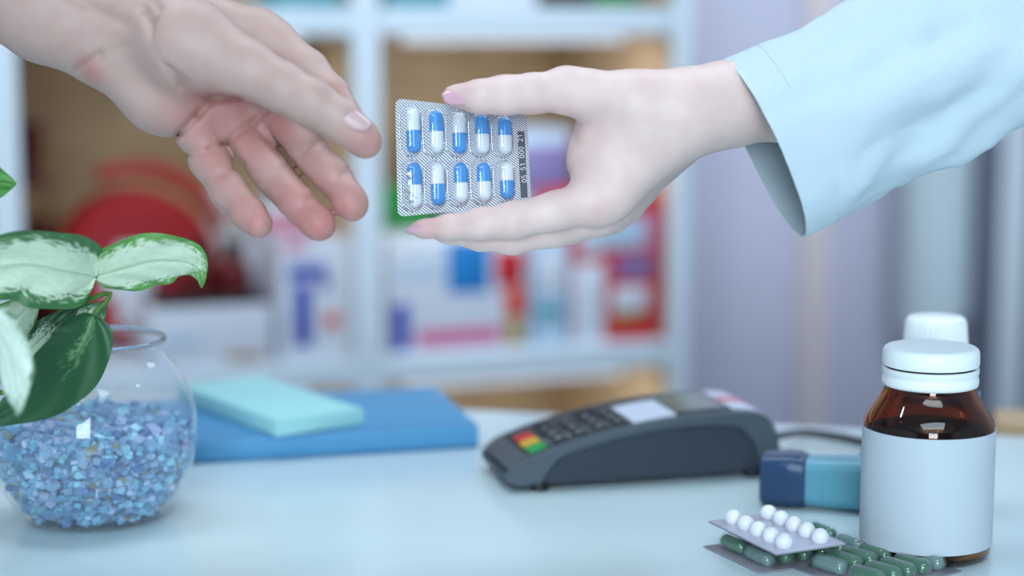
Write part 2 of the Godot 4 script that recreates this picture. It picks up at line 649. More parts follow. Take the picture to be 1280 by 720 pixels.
func shelf_goods() -> void:
	var lo := board_top + 0.0005
	var hi := board_top + board_gap + 0.0005
	# right-hand compartment
	carton("white medicine carton with a sky-blue square and orange side strip, low in the right compartment", 484, 660, 300, lo, 0.03, 0.12, "carton",
		[[0.42, 0.72, 0.0, 0.48, "print_sky"], [0.06, 0.4, 0.2, 0.26, "print_pale"], [0.03, 0.15, 0.55, 0.97, "print_blue"], [0.2, 0.8, 0.8, 0.95, "print_pink"], [0.76, 0.97, 0.1, 0.42, "print_red"], [0.8, 0.93, 0.34, 0.44, "print_orange"], [0.83, 0.98, 0.45, 0.72, "print_orange"], [0.83, 0.96, 0.74, 0.97, "print_olive"], [0.06, 0.36, 0.3, 0.34, "print_pale"]])
	carton("plain pale blue-white carton between the blue-square carton and the red carton", 668, 711, 300, lo, 0.03, 0.12, "print_pale", [[0.1, 0.8, 0.62, 0.75, "print_teal"], [0.1, 0.9, 0.1, 0.5, "carton"]])
	carton("red medicine carton with pale window panels beside the right edge of the shelf unit", 716, 826, 246, lo, 0.03, 0.14, "print_red",
		[[0.0, 0.36, 0.45, 1.0, "carton"], [0.3, 0.84, 0.14, 0.36, "print_pale"], [0.08, 0.3, 0.02, 0.4, "carton"], [0.5, 0.92, 0.42, 0.56, "print_violet"], [0.46, 0.86, 0.62, 0.8, "carton"], [0.46, 0.8, 0.78, 0.86, "print_olive"], [0.86, 0.97, 0.1, 0.4, "print_pink"]])
	carton("pale carton with a violet lower half standing behind the blue-square carton", 560, 712, 162, lo, 0.22, 0.12, "print_pale", [[0.55, 1.0, 0.08, 0.34, "print_violet"], [0.0, 0.6, 0.15, 0.3, "carton"]])
	carton("small green carton at the left post behind the blue-square carton", 462, 540, 232, lo, 0.17, 0.04, "print_green", [[0.1, 0.9, 0.4, 0.6, "carton"]])
	# top row
	carton("teal carton with a sky-blue front panel on the upper board left of the middle post", 345, 424, -95, hi, 0.03, 0.1, "print_teal", [[0.1, 0.9, 0.1, 0.5, "print_sky"]])
	carton("teal carton with a white front panel on the upper board right of the middle post", 484, 560, -70, hi, 0.03, 0.1, "print_teal", [[0.1, 0.9, 0.1, 0.6, "carton"]])
	carton("pale carton in the middle of the upper right compartment", 562, 672, -80, hi, 0.04, 0.1, "carton", [[0.1, 0.9, 0.2, 0.6, "print_sky"]])
	carton("black carton on the upper board next to the pale carton", 678, 742, -60, hi, 0.04, 0.1, "print_dark", [[0.1, 0.9, 0.1, 0.3, "carton"]])
	carton("green carton on the upper board at the right", 744, 798, -60, hi, 0.04, 0.1, "print_green", [[0.1, 0.9, 0.1, 0.3, "carton"]])
	# left-hand compartment
	carton("white carton with a blue figure seven shaped print left of the middle post", 348, 438, 300, lo, 0.03, 0.1, "carton",
		[[0.12, 0.66, 0.2, 0.32, "print_blue"], [0.2, 0.44, 0.36, 0.88, "print_blue"], [0.56, 0.72, 0.3, 0.42, "print_violet"], [0.62, 0.82, 0.62, 0.74, "print_orange"], [0.05, 0.4, 0.0, 0.08, "print_pink"], [0.1, 0.3, 0.9, 0.97, "carton"]])
	carton("white carton with a pink band standing behind the blue figure seven carton", 330, 390, 252, lo, 0.16, 0.08, "carton", [[0.0, 1.0, 0.1, 0.35, "print_pink"]])
	var wide := carton("low wide white carton with a dark lid under the small brown bottles", 186, 340, 384, lo, 0.02, 0.11, "carton", [[0.62, 0.92, 0.78, 0.92, "beige"], [0.12, 0.4, 0.45, 0.6, "print_pale"]])
	var wide_top: float = s_hit(263, 384, 0.02).y
	obj("lid", rb(Vector3(0.13, 0.008, 0.1), 0.002), mats.print_dark, wide, moved(0.005, wide_top - lo + 0.004, -0.055))
	carton("white carton standing behind the low wide carton", 292, 324, 300, lo, 0.17, 0.07, "carton", [[0.1, 0.9, 0.5, 0.7, "print_pale"]])
	for p in [[247, "first small brown medicine bottle from the left on the dark lid", 330], [292, "second small brown medicine bottle from the left on the dark lid", 336]]:
		var q := s_hit(p[0], 384, 0.08)
		var b := thing("medicine_bottle", p[1], "bottle", Vector3.ZERO, 0.0, "small brown bottles on the low carton")
		b.transform = s_at(q.x, wide_top + 0.0085, 0.075)
		obj("glass_body", done(lathe([Vector2(0, 0), Vector2(0.019, 0), Vector2(0.02, 0.003), Vector2(0.02, 0.03), Vector2(0.011, 0.04), Vector2(0.011, 0.046), Vector2(0, 0.046)], 20)), mats.dark_red, b)
		obj("cap", done(lathe([Vector2(0, 0.044), Vector2(0.013, 0.044), Vector2(0.013, 0.058), Vector2(0, 0.058)], 20)), mats.print_dark, b)
	var wq := s_hit(279, 330, 0.32)
	var jar := thing("plastic_bottle", "white plastic bottle with a rounded shoulder behind the brown bottles", "bottle")
	jar.transform = s_at(wq.x, lo, 0.32)
	var jh: float = s_hit(279, 232, 0.32).y - lo
	obj("body", done(lathe([Vector2(0, 0), Vector2(0.034, 0), Vector2(0.036, 0.004), Vector2(0.036, jh - 0.06), Vector2(0.028, jh - 0.045), Vector2(0.014, jh - 0.035), Vector2(0.014, jh - 0.03), Vector2(0, jh - 0.03)], 28)), mats.white_plastic, jar)
	obj("cap", done(lathe([Vector2(0, jh - 0.032), Vector2(0.017, jh - 0.032), Vector2(0.017, jh), Vector2(0, jh)], 28)), mats.white_plastic, jar)
	# round red first-aid case with a white cross and a handle
	var c := s_hit(172, 342, 0.18)
	var edge := s_hit(70, 342, 0.18)
	var rad := c.x - edge.x
	var case := thing("first_aid_case", "round red case with a white cross standing in the left compartment", "case")
	case.transform = s_at(c.x, lo, 0.2)
	var rim := PackedVector2Array()
	for i in 40:
		rim.append(Vector2(cos(TAU * i / 40), sin(TAU * i / 40)) * rad + Vector2(0, rad))
	obj("shell", done(extrude(rim, 0.1, 0.012)), mats.red, case)
	obj("cross", rb(Vector3(rad * 0.28, rad * 1.0, 0.004), 0.001), mats.carton, case, moved(-rad * 0.16, rad * 0.85, 0.051))
	obj("cross", rb(Vector3(rad * 0.6, rad * 0.3, 0.004), 0.001), mats.carton, case, moved(-rad * 0.16, rad * 0.85, 0.0505))
	var arc := []
	for i in 13:
		var f := PI * (0.12 + 0.5 * i / 12.0)
		arc.append(Vector3(cos(f) * rad * 1.22, rad + sin(f) * rad * 1.24, 0))
	obj("handle", done(tube(arc, curve_f([0.009, 0.011, 0.009], 13), 10)), mats.red, case)
	# dark red bottles at the left post
	for p in [[40, 236, 330, "tall dark red bottle at the left post of the shelf unit"]]:
		var q := s_hit(p[0], p[2], 0.33)
		var h: float = s_hit(p[0], 152, 0.33).y - lo
		var b := thing("syrup_bottle", p[3], "bottle")
		b.transform = s_at(q.x, lo, 0.33)
		obj("body", done(lathe([Vector2(0, 0), Vector2(0.026, 0), Vector2(0.027, 0.004), Vector2(0.027, h * 0.66), Vector2(0.014, h * 0.76), Vector2(0.013, h * 0.84), Vector2(0, h * 0.84)], 24)), mats.dark_red, b)
		obj("label_band", done(lathe([Vector2(0.0274, h * 0.56), Vector2(0.0274, h * 0.7), Vector2(0.0262, h * 0.7)], 24)), mats.beige, b)
		obj("cap", done(lathe([Vector2(0, h * 0.83), Vector2(0.017, h * 0.83), Vector2(0.017, h), Vector2(0, h)], 24)), mats.dark_red, b)


# ---------------------------------------------------------------- behind the counter on the right
func folds(w0: float, w1: float, d: float, h: float, waves: float, phase: float, nu := 64, nv := 26) -> ArrayMesh:
	var st := begin()
	st.set_smooth_group(0)
	var rows := []
	for j in nv + 1:
		var t := float(j) / nv
		var row := []
		for i in nu:
			var f := TAU * i / nu
			var w := lerpf(w0, w1, smoothstep(0.0, 0.35, t)) * 0.5
			var amp := lerpf(0.05, 0.35, t)
			var r := 1.0 + amp * 0.35 * sin(f * waves + phase + t * 0.8) + amp * 0.2 * sin(f * (waves * 2 + 1) + phase * 3.0)
			row.append(Vector3(cos(f) * w * (1.0 + amp * 0.06 * sin(f * waves)), -t * h + 0.012 * sin(f * 2 + phase) * t, sin(f) * d * 0.5 * r))
		rows.append(row)
	for j in nv:
		for i in nu:
			var k := (i + 1) % nu
			quad(st, rows[j][i], rows[j][k], rows[j + 1][k], rows[j + 1][i])
	for i in nu:
		var k := (i + 1) % nu
		tri(st, rows[0][k], rows[0][i], Vector3(0, 0.02, 0))
	return done(st)


func right_side() -> void:
	struct("trim_1", rb(Vector3(0.045, 2.6, 0.02), 0.003), mat("trim_pink", Color(0.92, 0.87, 0.87), 0.6), moved(at(1018, 300, 3.36).x, 1.3, -3.33))
	var rail_z := -3.2
	var rail_y := at(1160, -120, 3.2).y
	var rail := thing("coat_rack", "pale wooden peg board on the back wall that carries the hanging coats", "coat rack", Vector3(0.68, rail_y, -3.325))
	obj("board", rb(Vector3(0.27, 0.09, 0.022), 0.004), mats.pale_wood, rail)
	var spots := [[1166, 3.22, 0.12, 0.127, 405.0, "coat", "white lab coat hanging on the rail behind the bottles", "coat"], [1232, 3.22, 0.036, 0.042, 640.0, "grey_cloth", "dark grey garment hanging on the rail right of the white coat", "coat"]]
	for s in spots:
		var p := at(s[0], 300, s[1])
		var low := at(s[0], s[4], s[1]).y
		var c := thing("hanging_coat", s[6], s[7], Vector3(p.x, rail_y - 0.07, rail_z))
		obj("cloth", folds(s[2] * 0.55, s[3], 0.12, rail_y - 0.07 - low, 6.0, 1.0 + s[0] * 0.01), mats[s[5]], c)
		obj("hanging_loop", done(tube(curve([Vector3(-0.01, 0.0, 0), Vector3(-0.012, 0.04, 0), Vector3(0, 0.063, 0), Vector3(0.012, 0.04, 0), Vector3(0.01, 0, 0)], 16), curve_f([0.002, 0.002], 16), 8)), mats[s[5]], c)
		obj("peg", done(tube([Vector3(p.x - 0.68, 0, 0.01), Vector3(p.x - 0.68, 0.004, 0.1), Vector3(p.x - 0.68, 0.02, 0.135)], [0.008, 0.007, 0.009], 12)), mats.chrome, rail)
	var edge_x := at(1246, 300, 3.33).x
	var door := struct("door_1", rb(Vector3(0.9, 2.06, 0.03), 0.003), mats.steel, moved(edge_x + 0.5, 1.03, -3.325))
	obj("door_frame", rb(Vector3(0.05, 2.1, 0.05), 0.004), mats.shelf_white, door, moved(-0.475, 0.02, 0.01))
	obj("seal", rb(Vector3(0.014, 2.0, 0.012), 0.002), mats.print_dark, door, moved(-0.44, 0, 0.016))
	obj("door_handle", done(tube([Vector3(-0.38, 0.0, 0.015), Vector3(-0.38, 0.0, 0.06), Vector3(-0.26, 0.0, 0.06)], [0.009, 0.009, 0.009], 12)), mats.chrome, door)
	var wq := on(1248, 537)
	var box := thing("wooden_ledge", "pale wooden ledge along the back edge of the counter at the far right", "ledge", Vector3(wq.x, 0, wq.z), -atan(0.233))
	obj("board", rb(Vector3(0.9, 0.02, 0.045), 0.003), mats.pale_wood, box, moved(0.447, T - 0.006, -0.035))
	for x in [0.06, 0.84]:
		obj("leg", rb(Vector3(0.03, T - 0.016, 0.03), 0.002), mats.pale_wood, box, moved(x, (T - 0.016) / 2, -0.036))


# ---------------------------------------------------------------- glass bowl with crystals
func bowl() -> void:
	var place := on(120, 645)
	var o := thing("glass_bowl", "round clear glass bowl half full of blue crystals under the leaves", "bowl", place)
	var outer := []
	for i in 25:
		var f := lerpf(-0.88, 0.80, i / 24.0)
		outer.append(Vector2(cos(f) * 0.0585, 0.0496 + sin(f) * 0.064))
	var foot: Vector2 = outer[0]
	var prof := [Vector2(0, 0.0016), Vector2(foot.x - 0.006, 0.0006), Vector2(foot.x - 0.002, 0.0006)]
	prof.append_array(outer)
	var last: Vector2 = outer[-1]
	prof.append(last + Vector2(-0.0006, 0.002))
	prof.append(last + Vector2(0.0004, 0.0055))
	obj("vessel", done(lathe(prof, 96, null, 70.0)), mats.bowl_glass, o)
	var ring := []
	var rr := last.x + 0.0002
	var st := begin()
	var c := []
	for i in 13:
		var f := TAU * i / 12.0
		c.append(Vector2(rr + cos(f) * 0.0013, last.y + 0.0065 + sin(f) * 0.0017))
	obj("rim", done(lathe(c, 96, null, 70.0)), mats.clear_rim, o)
	var b := []
	for i in 13:
		var f := TAU * i / 12.0
		b.append(Vector2(foot.x - 0.006 + cos(f) * 0.0045, 0.0022 + sin(f) * 0.0016))
	obj("foot_ring", done(lathe(b, 72, null, 70.0)), mats.clear_rim, o)
	# crystals: a heap of small facetted grains that fills the bowl
	var gem := begin()
	gem.set_smooth_group(-1)
	var rng := RandomNumberGenerator.new()
	rng.seed = 11
	var vs := []
	for p in [Vector3(-1, -1, -1), Vector3(1, -1, -1), Vector3(1, 1, -1), Vector3(-1, 1, -1), Vector3(-1, -1, 1), Vector3(1, -1, 1), Vector3(1, 1, 1), Vector3(-1, 1, 1)]:
		vs.append(p * 0.62 + Vector3(rng.randf_range(-0.25, 0.25), rng.randf_range(-0.25, 0.25), rng.randf_range(-0.25, 0.25)))
	for t in [[0, 3, 2, 1], [4, 5, 6, 7], [0, 1, 5, 4], [2, 3, 7, 6], [1, 2, 6, 5], [0, 4, 7, 3]]:
		quad(gem, vs[t[0]], vs[t[1]], vs[t[2]], vs[t[3]])
	var where: Array[Transform3D] = []
	var tint: Array[Color] = []
	var hump := noise(18.0, FastNoiseLite.TYPE_SIMPLEX_SMOOTH, 2, 4)
	while where.size() < 4200:
		var p := Vector3(rng.randf_range(-1, 1), rng.randf_range(-1, 1), rng.randf_range(-1, 1)) * 0.056
		p.y += 0.0496
		var r := Vector3(p.x, (p.y - 0.0496) / 1.094, p.z).length()
		if r > 0.0545 or p.y < 0.0045: continue
		var top := 0.056 + 0.006 * hump.get_noise_2d(p.x * 1.5, p.z * 1.5) + 0.004 * (p.x * -8.0)
		if p.y > top: continue
		if r < 0.045 and p.y < top - 0.009: continue
		var s := rng.randf_range(0.0022, 0.0046)
		if r > 0.0515: s *= 0.8
		where.append(Transform3D(Basis.from_euler(Vector3(rng.randf() * TAU, rng.randf() * TAU, rng.randf() * TAU)).scaled(Vector3(s, s * 0.8, s)), p))
		var k := rng.randf()
		var col := Color(0.36, 0.54, 0.7).lerp(Color(0.52, 0.67, 0.8), rng.randf())
		if k > 0.75: col = Color(0.4, 0.66, 0.8).lerp(Color(0.55, 0.8, 0.88), rng.randf())
		elif k > 0.6: col = Color(0.66, 0.73, 0.86)
		elif k < 0.03: col = Color(0.55, 0.58, 0.45)
		elif k < 0.12: col = Color(0.28, 0.45, 0.68)
		tint.append(col)
	var mm := MultiMesh.new()
	mm.transform_format = MultiMesh.TRANSFORM_3D
	mm.use_colors = true
	mm.mesh = done(gem)
	mm.instance_count = where.size()
	for i in where.size():
		mm.set_instance_transform(i, where[i])
		mm.set_instance_color(i, tint[i].srgb_to_linear())
	var g := MultiMeshInstance3D.new()
	g.name = numbered("bath_crystals")
	g.multimesh = mm
	g.material_override = mats.crystal
	g.position = place
	add_child(g)
	tag(g, "heap of small blue crystals inside the round glass bowl", "crystals", "", "stuff")


# ---------------------------------------------------------------- plant
# a leaf from its base along a curved midrib; side points across it, width is the half width; margin is how far the green reaches in
func leaf_mesh(rib: Array, side: Array, width: float, cup: float, margin: float, tip_tail: float, seed_: int, inner: Color, outer: Color, peak := 0.42) -> ArrayMesh:
	var n := noise(1.0, FastNoiseLite.TYPE_SIMPLEX_SMOOTH, 3, seed_)
	var nu := 56
	var nv := 36
	var mid := curve(rib, nu + 1)
	var sides := curve(side, nu + 1)
	var st := SurfaceTool.new()
	st.begin(Mesh.PRIMITIVE_TRIANGLES)
	st.set_smooth_group(0)
	var g := []
	var tone := []
	for i in nu + 1:
		var t := float(i) / nu
		var w := width * pow(sin(PI * pow(t, log(0.5) / log(peak))), lerpf(0.6, 1.2, t))
		w = maxf(w, width * tip_tail * (1.0 - t) * 4.0 if t > 0.75 else 0.0)
		if t < 0.06: w = maxf(w, 0.0006)
		var along: Vector3 = (mid[mini(i + 1, nu)] - mid[maxi(i - 1, 0)]).normalized()
		var s: Vector3 = sides[i]
		s = (s - along * s.dot(along)).normalized()
		var nn := s.cross(along).normalized()
		var row := []
		var cols := []
		for j in nv + 1:
			var v := float(j) / nv * 2.0 - 1.0
			var rel := absf(v)
			var ripple := 0.0012 * sin(t * 22.0 - rel * 7.0) * rel * width / 0.02
			row.append(mid[i] + s * (v * w) + nn * (cup * w * rel * rel + ripple + 0.0008 * exp(-rel * rel * 250.0)))
			var edge := minf(1.0 - rel, (1.0 - t) * 1.3)
			var streak := n.get_noise_2d(v * 5.0 + t * 8.0 * signf(v), t * 16.0 - rel * 9.0 + 50.0 * signf(v)) * 0.75 + 0.1 * n.get_noise_2d(v * 20.0, t * 30.0)
			var green := smoothstep(-0.1, 0.1, margin + streak * 0.36 - edge)
			var c := inner.lerp(outer, green)
			c = c.lerp(outer.lerp(inner, 0.4), 0.5 * exp(-rel * rel * 900.0) * (1.0 - green))
			c = c * (1.0 + 0.12 * n.get_noise_2d(v * 12.0, t * 14.0))
			c.a = 1.0
			cols.append(c)
		g.append(row)
		tone.append(cols)
	for i in nu:
		for j in nv:
			for q in [[0, 0], [1, 0], [1, 1], [0, 0], [1, 1], [0, 1]]:
				st.set_color(tone[i + q[0]][j + q[1]])
				st.add_vertex(g[i + q[0]][j + q[1]])
	st.index()
	st.generate_normals()
	return st.commit()


func plant() -> void:
	var place := Vector3(-0.345, T, -0.985)
	var o := thing("potted_plant", "potted plant with broad green and cream variegated leaves beside the bowl", "plant", place)
	obj("pot", done(lathe([Vector2(0, 0), Vector2(0.034, 0), Vector2(0.036, 0.003), Vector2(0.047, 0.085), Vector2(0.05, 0.086), Vector2(0.05, 0.094), Vector2(0.046, 0.095), Vector2(0.044, 0.08), Vector2(0, 0.079)], 48)), mats.pot, o)
	obj("soil", done(lathe([Vector2(0, 0.07), Vector2(0.0445, 0.07), Vector2(0.0445, 0.0815), Vector2(0.02, 0.084), Vector2(0, 0.085)], 32)), mats.soil, o)
	var green := Color(0.045, 0.17, 0.05)
	var dark := Color(0.02, 0.1, 0.035)
	var light := Color(0.1, 0.3, 0.055)
	var cream := Color(0.62, 0.74, 0.55)
	var pale := Color(0.66, 0.78, 0.66)
	var crown := at(-70, 470, 0.97)
	var cam := Vector3(0, T + EYE, 0)
	# each leaf: midrib points, side vectors, half width, cup, margin, tail, inner, outer, peak
	var leaves := [
		[[at(119, 346, 0.985), at(80, 338, 0.965), at(20, 330, 0.95), at(-60, 352, 0.945), at(-105, 385, 0.95)], [Vector3(0.1, 1, 0.35), Vector3(0, 1, 0.45), Vector3(0.0, 1, 0.4)], 0.0215, 0.18, 0.30, 0.02, cream, green, 0.36],
		[[at(117, 347, 0.987), at(150, 338, 0.982), at(190, 328, 0.98), at(228, 328, 0.985), at(247, 338, 0.99), at(252, 360, 0.992)], [Vector3(-0.2, 1, 0.5), Vector3(-0.1, 1, 0.55), Vector3(0.25, 1, 0.5), Vector3(0.9, 0.5, 0.3)], 0.0165, 0.12, 0.25, 0.03, cream, light, 0.36],
		[[at(117, 394, 0.992), at(103, 432, 0.985), at(68, 472, 0.97), at(24, 506, 0.955), at(-28, 536, 0.945)], [Vector3(-0.75, 0.65, 0.3), Vector3(-0.6, 0.8, 0.35), Vector3(-0.4, 0.9, 0.3)], 0.0175, 0.22, 0.85, 0.02, Color(0.14, 0.3, 0.12), dark, 0.42],
		[[at(-60, 400, 0.90), at(-25, 400, 0.893), at(5, 430, 0.89), at(18, 480, 0.89), at(22, 522, 0.893)], [Vector3(0.2, 0.9, 0.4), Vector3(0.9, 0.3, 0.45), Vector3(1, 0.2, 0.3)], 0.0125, 0.2, 0.10, 0.02, pale, green, 0.5],
		[[at(-45, 470, 0.975), at(-8, 430, 0.976), at(22, 398, 0.978), at(50, 368, 0.98)], [Vector3(-0.65, 0.65, 0.35), Vector3(-0.6, 0.7, 0.35)], 0.0125, 0.2, 0.15, 0.02, cream, light, 0.5],
		[[at(0, 475, 0.985), at(35, 440, 0.986), at(68, 410, 0.988), at(98, 385, 0.99)], [Vector3(-0.65, 0.65, 0.35), Vector3(-0.6, 0.7, 0.35)], 0.0085, 0.25, 0.5, 0.02, cream, dark, 0.5],
		[[at(30, 470, 0.995), at(72, 432, 0.996), at(108, 402, 0.998), at(134, 378, 1.0)], [Vector3(-0.65, 0.65, 0.35), Vector3(-0.6, 0.7, 0.35)], 0.012, 0.25, 0.33, 0.02, cream, green, 0.5],
		[[at(-90, 235, 0.96), at(-50, 225, 0.958), at(-15, 226, 0.957), at(21, 231, 0.956)], [Vector3(0, 1, 0.35), Vector3(0.0, 1, 0.4)], 0.017, 0.12, 0.7, 0.02, Color(0.18, 0.42, 0.12), Color(0.1, 0.32, 0.07), 0.45],
		[[at(-110, 420, 0.96), at(-150, 380, 0.95), at(-210, 350, 0.94), at(-270, 370, 0.94)], [Vector3(0, 0.6, 0.8), Vector3(0.0, 0.6, 0.8)], 0.02, 0.15, 0.2, 0.02, cream, green, 0.45],
		[[at(-120, 330, 1.0), at(-150, 290, 1.02), at(-190, 260, 1.04), at(-240, 262, 1.06)], [Vector3(0, 0.7, 0.6), Vector3(0.0, 0.7, 0.6)], 0.02, 0.15, 0.2, 0.02, cream, green, 0.45],
	]
	var k := 0
	for l in leaves:
		var rib := []
		for p in l[0]: rib.append(p - place)
		obj("leaf", leaf_mesh(rib, l[1], l[2], l[3], l[4], l[5], 20 + k, l[6], l[7], l[8]), mats.leaf, o)
		var base: Vector3 = rib[0]
		var root := Vector3(0.012 * sin(k * 2.1), 0.082, 0.012 * cos(k * 2.1))
		var dir: Vector3 = (rib[0] - rib[1]).normalized()
		var bend := base + dir * 0.012
		if k < 2:
			bend = at(95 - 30 * k, 352 + 4 * k, 0.994) - place
		var knee := Vector3(lerpf(base.x, root.x, 0.55), base.y * 0.55 + root.y * 0.45 - 0.004, lerpf(base.z, root.z, 0.55))
		obj("stem", done(tube(curve([root, root + Vector3(0, 0.01, 0), knee, bend, base], 22), curve_f([0.0026, 0.0022, 0.0015, 0.0011], 22), 10)), mats.stem, o)
		k += 1


# ---------------------------------------------------------------- book and note pad
func book() -> void:
	var fl := on(247, 580)
	var fr := on(598, 560)
	var u := (fr - fl).normalized()
	var turn := atan2(-u.z, u.x)
	var wide := 0.245
	var deep := 0.132
	var thick := 0.0155
	var o := thing("book", "blue hardback book lying flat on the counter under the mint note pad", "book", fr, turn)
	# local x runs to the right end at 0, z towards the camera
	var spine := PackedVector2Array()
	for i in 9:
		var f := PI / 2 + PI * i / 8.0
		spine.append(Vector2(0.0035 * cos(f), thick / 2 + thick / 2 * sin(f)))
	var cover := begin()
	for y in [0.001, thick - 0.001]:
		rbox(Vector3(wide, 0.002, deep), 0.0007, 2, cover, moved(-wide / 2, y, -deep / 2 - 0.002))
	obj("cover", done(cover), mats.book_blue, o)
	var back := PackedVector2Array()
	for i in 11:
		var f := -PI / 2 + PI * i / 10.0
		back.append(Vector2(0.0035 * cos(f) - 0.003, thick / 2 + thick / 2 * sin(f)))
	back.append(Vector2(-0.005, thick))
	back.append(Vector2(-0.005, 0))
	obj("spine", done(extrude(back, wide, 0.0, null, Transform3D(Basis(Vector3.UP, -PI / 2), Vector3(-wide / 2, 0, 0)))), mats.book_blue, o)
	obj("page_block", rb(Vector3(wide - 0.006, thick - 0.004, deep - 0.012), 0.0006), mats.page, o, moved(-wide / 2, thick / 2, -deep / 2 - 0.001))
	# pad
	var h := thick + 0.0112
	var l := on(247, 486, h)
	var b := on(293, 470, h)
	var r := on(434, 500, h)
	var f_ := on(374, 531, h)
	var x_dir := (f_ - l).normalized()
	var z_len := ((f_ - r).length() + (l - b).length()) / 2.0
	var x_len := (f_ - l).length()
	var pt := atan2(-x_dir.z, x_dir.x)
	var mid := (l + b + r + f_) / 4.0
	var p := thing("note_pad", "mint green block of sticky notes lying askew on the blue book", "note pad", Vector3(mid.x, T + thick + 0.0004, mid.z), pt)
	obj("pad_block", rb(Vector3(x_len, 0.0098, z_len * 0.98), 0.0004, 1), mats.mint, p, moved(0, 0.0051, 0))
	obj("top_sheet", rb(Vector3(x_len, 0.0006, z_len * 0.98), 0.0002, 1), mats.mint, p, moved(0.0004, 0.0104, 0.0003))


# ---------------------------------------------------------------- card terminal
var term_top := []


func top_h(s: float) -> float:
	for i in term_top.size() - 1:
		var a: Vector2 = term_top[i]
		var b: Vector2 = term_top[i + 1]
		if s <= b.x or i == term_top.size() - 2:
			return lerpf(a.y, b.y, (s - a.x) / (b.x - a.x))
	return 0.0


func on_top(s: float, v: float, lift := 0.0) -> Transform3D:
	var slope := atan2(top_h(s + 0.003) - top_h(s - 0.003), 0.006)
	var n := Vector3(-sin(slope), cos(slope), 0)
	return Transform3D(Basis(Vector3(0, 0, 1), slope), Vector3(s, top_h(s), -v) + n * lift)


